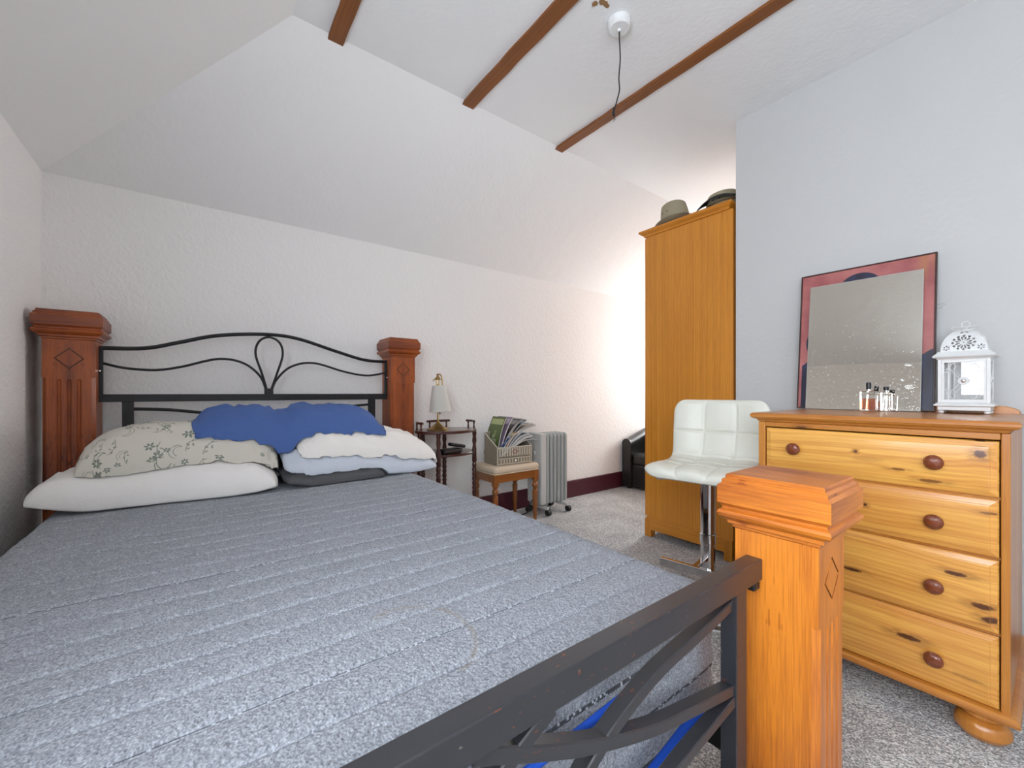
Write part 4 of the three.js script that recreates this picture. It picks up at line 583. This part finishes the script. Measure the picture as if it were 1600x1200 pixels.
// ---------------------------------------------------------------- stool, basket and magazines
{
  const x0 = 1.705, x1 = 2.125, z0 = -2.75, z1 = -2.452, t = thing('dressing_stool', 'small wooden stool with turned legs and cream cushion', 'stool', [(x0 + x1) / 2, 0, (z0 + z1) / 2]);
  const hx = (x1 - x0) / 2, hz = (z1 - z0) / 2;
  lpart(t, 'cushion', new RoundedBoxGeometry(2 * hx + 0.014, 0.052, 2 * hz + 0.014, 5, 0.024).translate(0, 0.424, 0), M.cushion);
  lpart(t, 'piping', box(-hx - 0.004, 0.396, -hz - 0.004, hx + 0.004, 0.404, hz + 0.004, 0.003), M.cushion);
  for (const s of [-1, 1]) { lpart(t, 'apron', uvm(box(-hx + 0.03, 0.335, s * (hz - 0.018) - 0.009, hx - 0.03, 0.397, s * (hz - 0.018) + 0.009, 0.003), 'x', s), M.stoolWood); lpart(t, 'apron', uvm(box(s * (hx - 0.018) - 0.009, 0.335, -hz + 0.03, s * (hx - 0.018) + 0.009, 0.397, hz - 0.03, 0.003), 'z', s), M.stoolWood); }
  const lg = uvm(merge(box(-0.02, 0.315, -0.02, 0.02, 0.397, 0.02, 0.003), lathe([[0, 0], [0.011, 0], [0.0125, 0.02], [0.015, 0.05], [0.016, 0.06], [0.012, 0.066], [0.015, 0.075], [0.018, 0.1], [0.021, 0.2], [0.021, 0.236], [0.014, 0.243], [0.014, 0.25], [0.022, 0.26], [0.025, 0.275], [0.021, 0.288], [0.014, 0.296], [0.021, 0.306], [0.021, 0.316], [0, 0.316]], 24)), 'y');
  for (const sx of [-1, 1]) for (const sz of [-1, 1]) { const l = lpart(t, 'leg', lg, M.stoolWood); l.position.set(sx * (hx - 0.02), 0, sz * (hz - 0.02)); }
  // wicker magazine holder
  const b = thing('wicker_basket', 'grey wicker magazine holder with a small drawer on the stool', 'basket', [1.935, 0.4505, -2.6]); b.rotation.y = -0.07;
  const w = 0.155, d = 0.098, hf = 0.132, hb = 0.235;
  const side = (s) => uvm(slab(s > 0 ? [[w, 0, d], [w, 0, -d], [w, hb, -d], [w, hf, d]] : [[-w, 0, -d], [-w, 0, d], [-w, hf, d], [-w, hb, -d]], [-s * 0.008, 0, 0]), 'z');
  lpart(b, 'side_panel', side(1), M.wicker); lpart(b, 'side_panel', side(-1), M.wicker);
  lpart(b, 'back_panel', uvm(box(-w, 0, -d, w, hb, -d + 0.008, 0), 'x'), M.wicker); lpart(b, 'bottom_panel', uvm(box(-w, 0, -d, w, 0.006, d, 0), 'x'), M.wicker); lpart(b, 'shelf_panel', uvm(box(-w + 0.008, 0.055, -d + 0.008, w - 0.008, 0.06, d - 0.008, 0), 'x'), M.wicker);
  lpart(b, 'front_panel', uvm(box(-w + 0.008, 0.06, d - 0.008, w - 0.008, hf, d, 0), 'y'), M.wicker);
  for (let k = 0; k < 13; k++) { const x = -w + 0.02 + k * 0.0225; lpart(b, 'wicker_rib', box(x - 0.005, 0.066, d, x + 0.005, hf - 0.006, d + 0.005, 0.002), M.wickerRib); }
  const dr = lpart(b, 'drawer', uvm(box(-w + 0.006, 0.008, d - 0.05, w - 0.006, 0.052, d + 0.003, 0.002), 'y'), M.wicker); lpart(dr, 'drawer_rim', merge(tube([[-w + 0.008, 0.01, d + 0.004], [w - 0.008, 0.01, d + 0.004]], 0.0035, 3, 6), tube([[-w + 0.008, 0.05, d + 0.004], [w - 0.008, 0.05, d + 0.004]], 0.0035, 3, 6)), M.wickerRib);
  lpart(dr, 'knob', new THREE.SphereGeometry(0.011, 14, 10).translate(0, 0.03, d + 0.011), M.chrome);
  for (let k = 0; k < 11; k++) { const x = -w + 0.03 + k * 0.026; lpart(dr, 'wicker_rib', box(x - 0.004, 0.014, d + 0.002, x + 0.004, 0.046, d + 0.006, 0.002), M.wickerRib); }
  lpart(b, 'rim', merge(tube([[-w, hb, -d], [-w, hf, d]], 0.005, 3, 6), tube([[w, hb, -d], [w, hf, d]], 0.005, 3, 6), tube([[-w, hf, d], [w, hf, d]], 0.005, 3, 6), tube([[-w, hb, -d], [w, hb, -d]], 0.005, 3, 6), tube([[-w, 0.004, d], [-w, hf, d]], 0.004, 3, 6), tube([[w, 0.004, d], [w, hf, d]], 0.004, 3, 6)), M.wickerRib);
  const rose = std({ color: new THREE.Color().setRGB(0.42, 0.2, 0.16), roughness: 0.8 }); lpart(b, 'emblem', new THREE.TorusGeometry(0.016, 0.004, 6, 20).scale(1.25, 0.8, 0.6).translate(0.0, 0.098, d + 0.006), rose);
  // magazines lean to the right in two rows
  const covers = [['#5c6b3a', '#a9b27a', 'green'], ['#8f7f96', '#c9bccb', 'lilac'], ['#2d2b2c', '#8c8a86', 'black'], ['#b9b6ae', '#77726b', 'pale grey'], ['#3c4a57', '#b3bcc4', 'slate'], ['#54442f', '#b9a583', 'brown'], ['#c7c9cc', '#7d8791', 'silver'], ['#37502c', '#c9c49a', 'dark green'], ['#2f4d78', '#b6c3d6', 'blue'], ['#b88b3f', '#e3d6b8', 'ochre'], ['#9aa3ab', '#dfe2e4', 'light grey'], ['#b5bcc6', '#5b6b80', 'grey blue'], ['#6b6660', '#cfcac0', 'taupe'], ['#cfd3d8', '#8fa0b0', 'white'], ['#262a30', '#a4abb3', 'charcoal']];
  const r = rng(404);
  // [offset x, offset z, lean, turn, width (depth), height, thickness, lift, curl]
  const spots = [];
  for (let i = 0; i < 8; i++) spots.push([-0.132 + 0.017 * i, -0.046 + 0.006 * (i % 3), 0.16 + 0.135 * i, 0.05 * Math.sin(i * 2.1), 0.195, 0.3 - 0.006 * i, 0.007 + 0.002 * (i % 2), 0.019 * i]);
  for (let i = 0; i < 7; i++) spots.push([-0.13 + 0.021 * i, 0.058, 0.34 + 0.125 * i, 0.04 * Math.cos(i * 1.7), 0.07, 0.19 + 0.012 * (i % 4), 0.008 + 0.002 * (i % 2), 0.011 * i]);
  spots.forEach(([x, z, lean, turn, dep, hgt, th, up], i) => {
    const [c1, c2, word] = covers[i], cv = document.createElement('canvas'); cv.width = 128; cv.height = 176; const k = cv.getContext('2d'); k.fillStyle = c1; k.fillRect(0, 0, 128, 176); k.fillStyle = c2; k.fillRect(8, 10, 112, 26); for (let q = 0; q < 5; q++) { k.globalAlpha = 0.5; k.fillStyle = r() < 0.5 ? c2 : '#e8e4da'; k.fillRect(8 + r() * 60, 48 + r() * 100, 15 + r() * 45, 6 + r() * 30); }
    const tx = new THREE.CanvasTexture(cv); tx.colorSpace = THREE.SRGBColorSpace; const cm = std({ map: tx, roughness: 0.35 });
    const m = thing('magazine', `${word} magazine leaning in the wicker basket, ${i < 8 ? 'back' : 'front'} row`, 'magazine', [1.935, 0.4505 + 0.061, -2.6], 'magazines in the wicker basket');
    const curl = (g) => { const p = g.attributes.position; for (let q = 0; q < p.count; q++) { const y = p.getY(q) / hgt; p.setX(q, p.getX(q) + (0.02 + 0.05 * (i % 3 === 2 ? 1 : 0.35)) * y * y * y); } g.computeVertexNormals(); return g; };
    lpart(m, 'pages', curl(new THREE.BoxGeometry(th, hgt, dep, 1, 10, 1).translate(0, hgt / 2, 0)), M.paperEdge);
    for (const s of [-1, 1]) lpart(m, 'cover', curl(new THREE.BoxGeometry(0.0008, hgt + 0.002, dep + 0.003, 1, 10, 1).translate(s * (th / 2 + 0.0005), hgt / 2, 0)), cm);
    m.position.x += x; m.position.z += z; m.rotation.set(0, turn - 0.07, -lean, 'YXZ'); m.position.y += 0.004 + th * 0.5 * Math.sin(lean) + up;
  });
}
// ---------------------------------------------------------------- oil radiator
{
  const t = thing('oil_radiator', 'grey oil filled radiator on wheels against the embossed wall', 'radiator', [2.36, 0, -2.6]);
  const fin = (x) => { const s = new THREE.Shape(), a = 0.088, b = 0.29, r = 0.03; s.moveTo(-a + r, -b); s.lineTo(a - r, -b); s.quadraticCurveTo(a, -b, a, -b + r); s.lineTo(a, b - r); s.quadraticCurveTo(a, b, a - r, b); s.lineTo(-a + r, b); s.quadraticCurveTo(-a, b, -a, b - r); s.lineTo(-a, -b + r); s.quadraticCurveTo(-a, -b, -a + r, -b); return new THREE.ExtrudeGeometry(s, { depth: 0.004, bevelEnabled: true, bevelSize: 0.012, bevelThickness: 0.0115, bevelOffset: -0.012, bevelSegments: 4, curveSegments: 6 }).rotateY(Math.PI / 2).translate(x - 0.004, 0.37, 0); };
  for (let k = 0; k < 6; k++) lpart(t, 'fin', fin(-0.075 + k * 0.041), M.radiator);
  lpart(t, 'oil_channel', merge(new THREE.CylinderGeometry(0.02, 0.02, 0.22, 16).rotateZ(Math.PI / 2).translate(0.02, 0.6, 0), new THREE.CylinderGeometry(0.02, 0.02, 0.22, 16).rotateZ(Math.PI / 2).translate(0.02, 0.13, 0)), M.radiator);
  const cp = lpart(t, 'control_housing', box(-0.155, 0.085, -0.092, -0.098, 0.665, 0.09, 0.012, 3), M.radiatorPanel);
  for (const y of [0.5, 0.42]) lpart(cp, 'dial', new THREE.CylinderGeometry(0.018, 0.02, 0.014, 20).rotateZ(Math.PI / 2).translate(-0.16, y, 0), M.radiatorPanel);
  lpart(cp, 'vent_mark', tube([[-0.157, 0.17, 0.03], [-0.158, 0.19, 0.01], [-0.158, 0.175, -0.01]], 0.002, 12, 6), M.rubber);
  for (const x of [-0.11, 0.115]) {
    const f = lpart(t, 'wheel_bracket', merge(box(x - 0.012, 0.045, -0.1, x + 0.012, 0.07, 0.12, 0.004), box(x - 0.012, 0.06, -0.03, x + 0.012, 0.095, 0.03, 0.004)), M.radiatorPanel);
    for (const z of [-0.1, 0.118]) lpart(f, 'wheel', new THREE.CylinderGeometry(0.024, 0.024, 0.03, 20).rotateZ(Math.PI / 2).translate(x + 0.004, 0.0245, z), M.rubber);
  }
  lpart(t, 'cord', tube([[-0.15, 0.12, -0.02], [-0.18, 0.06, -0.03], [-0.22, 0.012, -0.02], [-0.3, 0.006, -0.03], [-0.36, 0.006, 0.02]], 0.004, 30, 8), M.rubber);
  lpart(t, 'plug', box(-0.215, 0.02, -0.05, -0.165, 0.055, -0.01, 0.01, 2), M.rubber);
}
// ---------------------------------------------------------------- ceiling rose with bare flex
{
  const t = thing('ceiling_rose', 'white ceiling rose with a bare black flex hanging down', 'ceiling rose', [1.418, YC, -1.117]);
  lpart(t, 'rose', lathe([[0, -0.036], [0.012, -0.036], [0.04, -0.034], [0.0455, -0.029], [0.0475, -0.012], [0.0475, 0], [0, 0]].map((p) => p), 40), M.white);
  lpart(t, 'grommet', lathe([[0, -0.044], [0.005, -0.044], [0.009, -0.036], [0, -0.035]], 16), M.white);
  const fx = lpart(t, 'flex', tube([[0, -0.04, 0], [-0.001, -0.07, 0.002], [0.006, -0.12, 0], [0.004, -0.17, 0.002], [-0.002, -0.24, 0], [0.0, -0.29, 0.002], [-0.014, -0.34, 0], [-0.034, -0.395, 0]], 0.0026, 60, 8), M.rubber);
  lpart(fx, 'flex_end', merge(tube([[-0.034, -0.385, 0], [-0.038, -0.405, 0], [-0.036, -0.412, 0.002]], 0.0055, 8, 8), tube([[-0.036, -0.41, 0], [-0.03, -0.43, 0.004]], 0.0012, 6, 5), tube([[-0.036, -0.41, 0], [-0.034, -0.437, 0]], 0.0012, 6, 5)), M.rubber);
}
scene.traverse((o) => { if (o.isMesh) { o.castShadow = true; o.receiveShadow = true; } });
renderer.render(scene, camera);
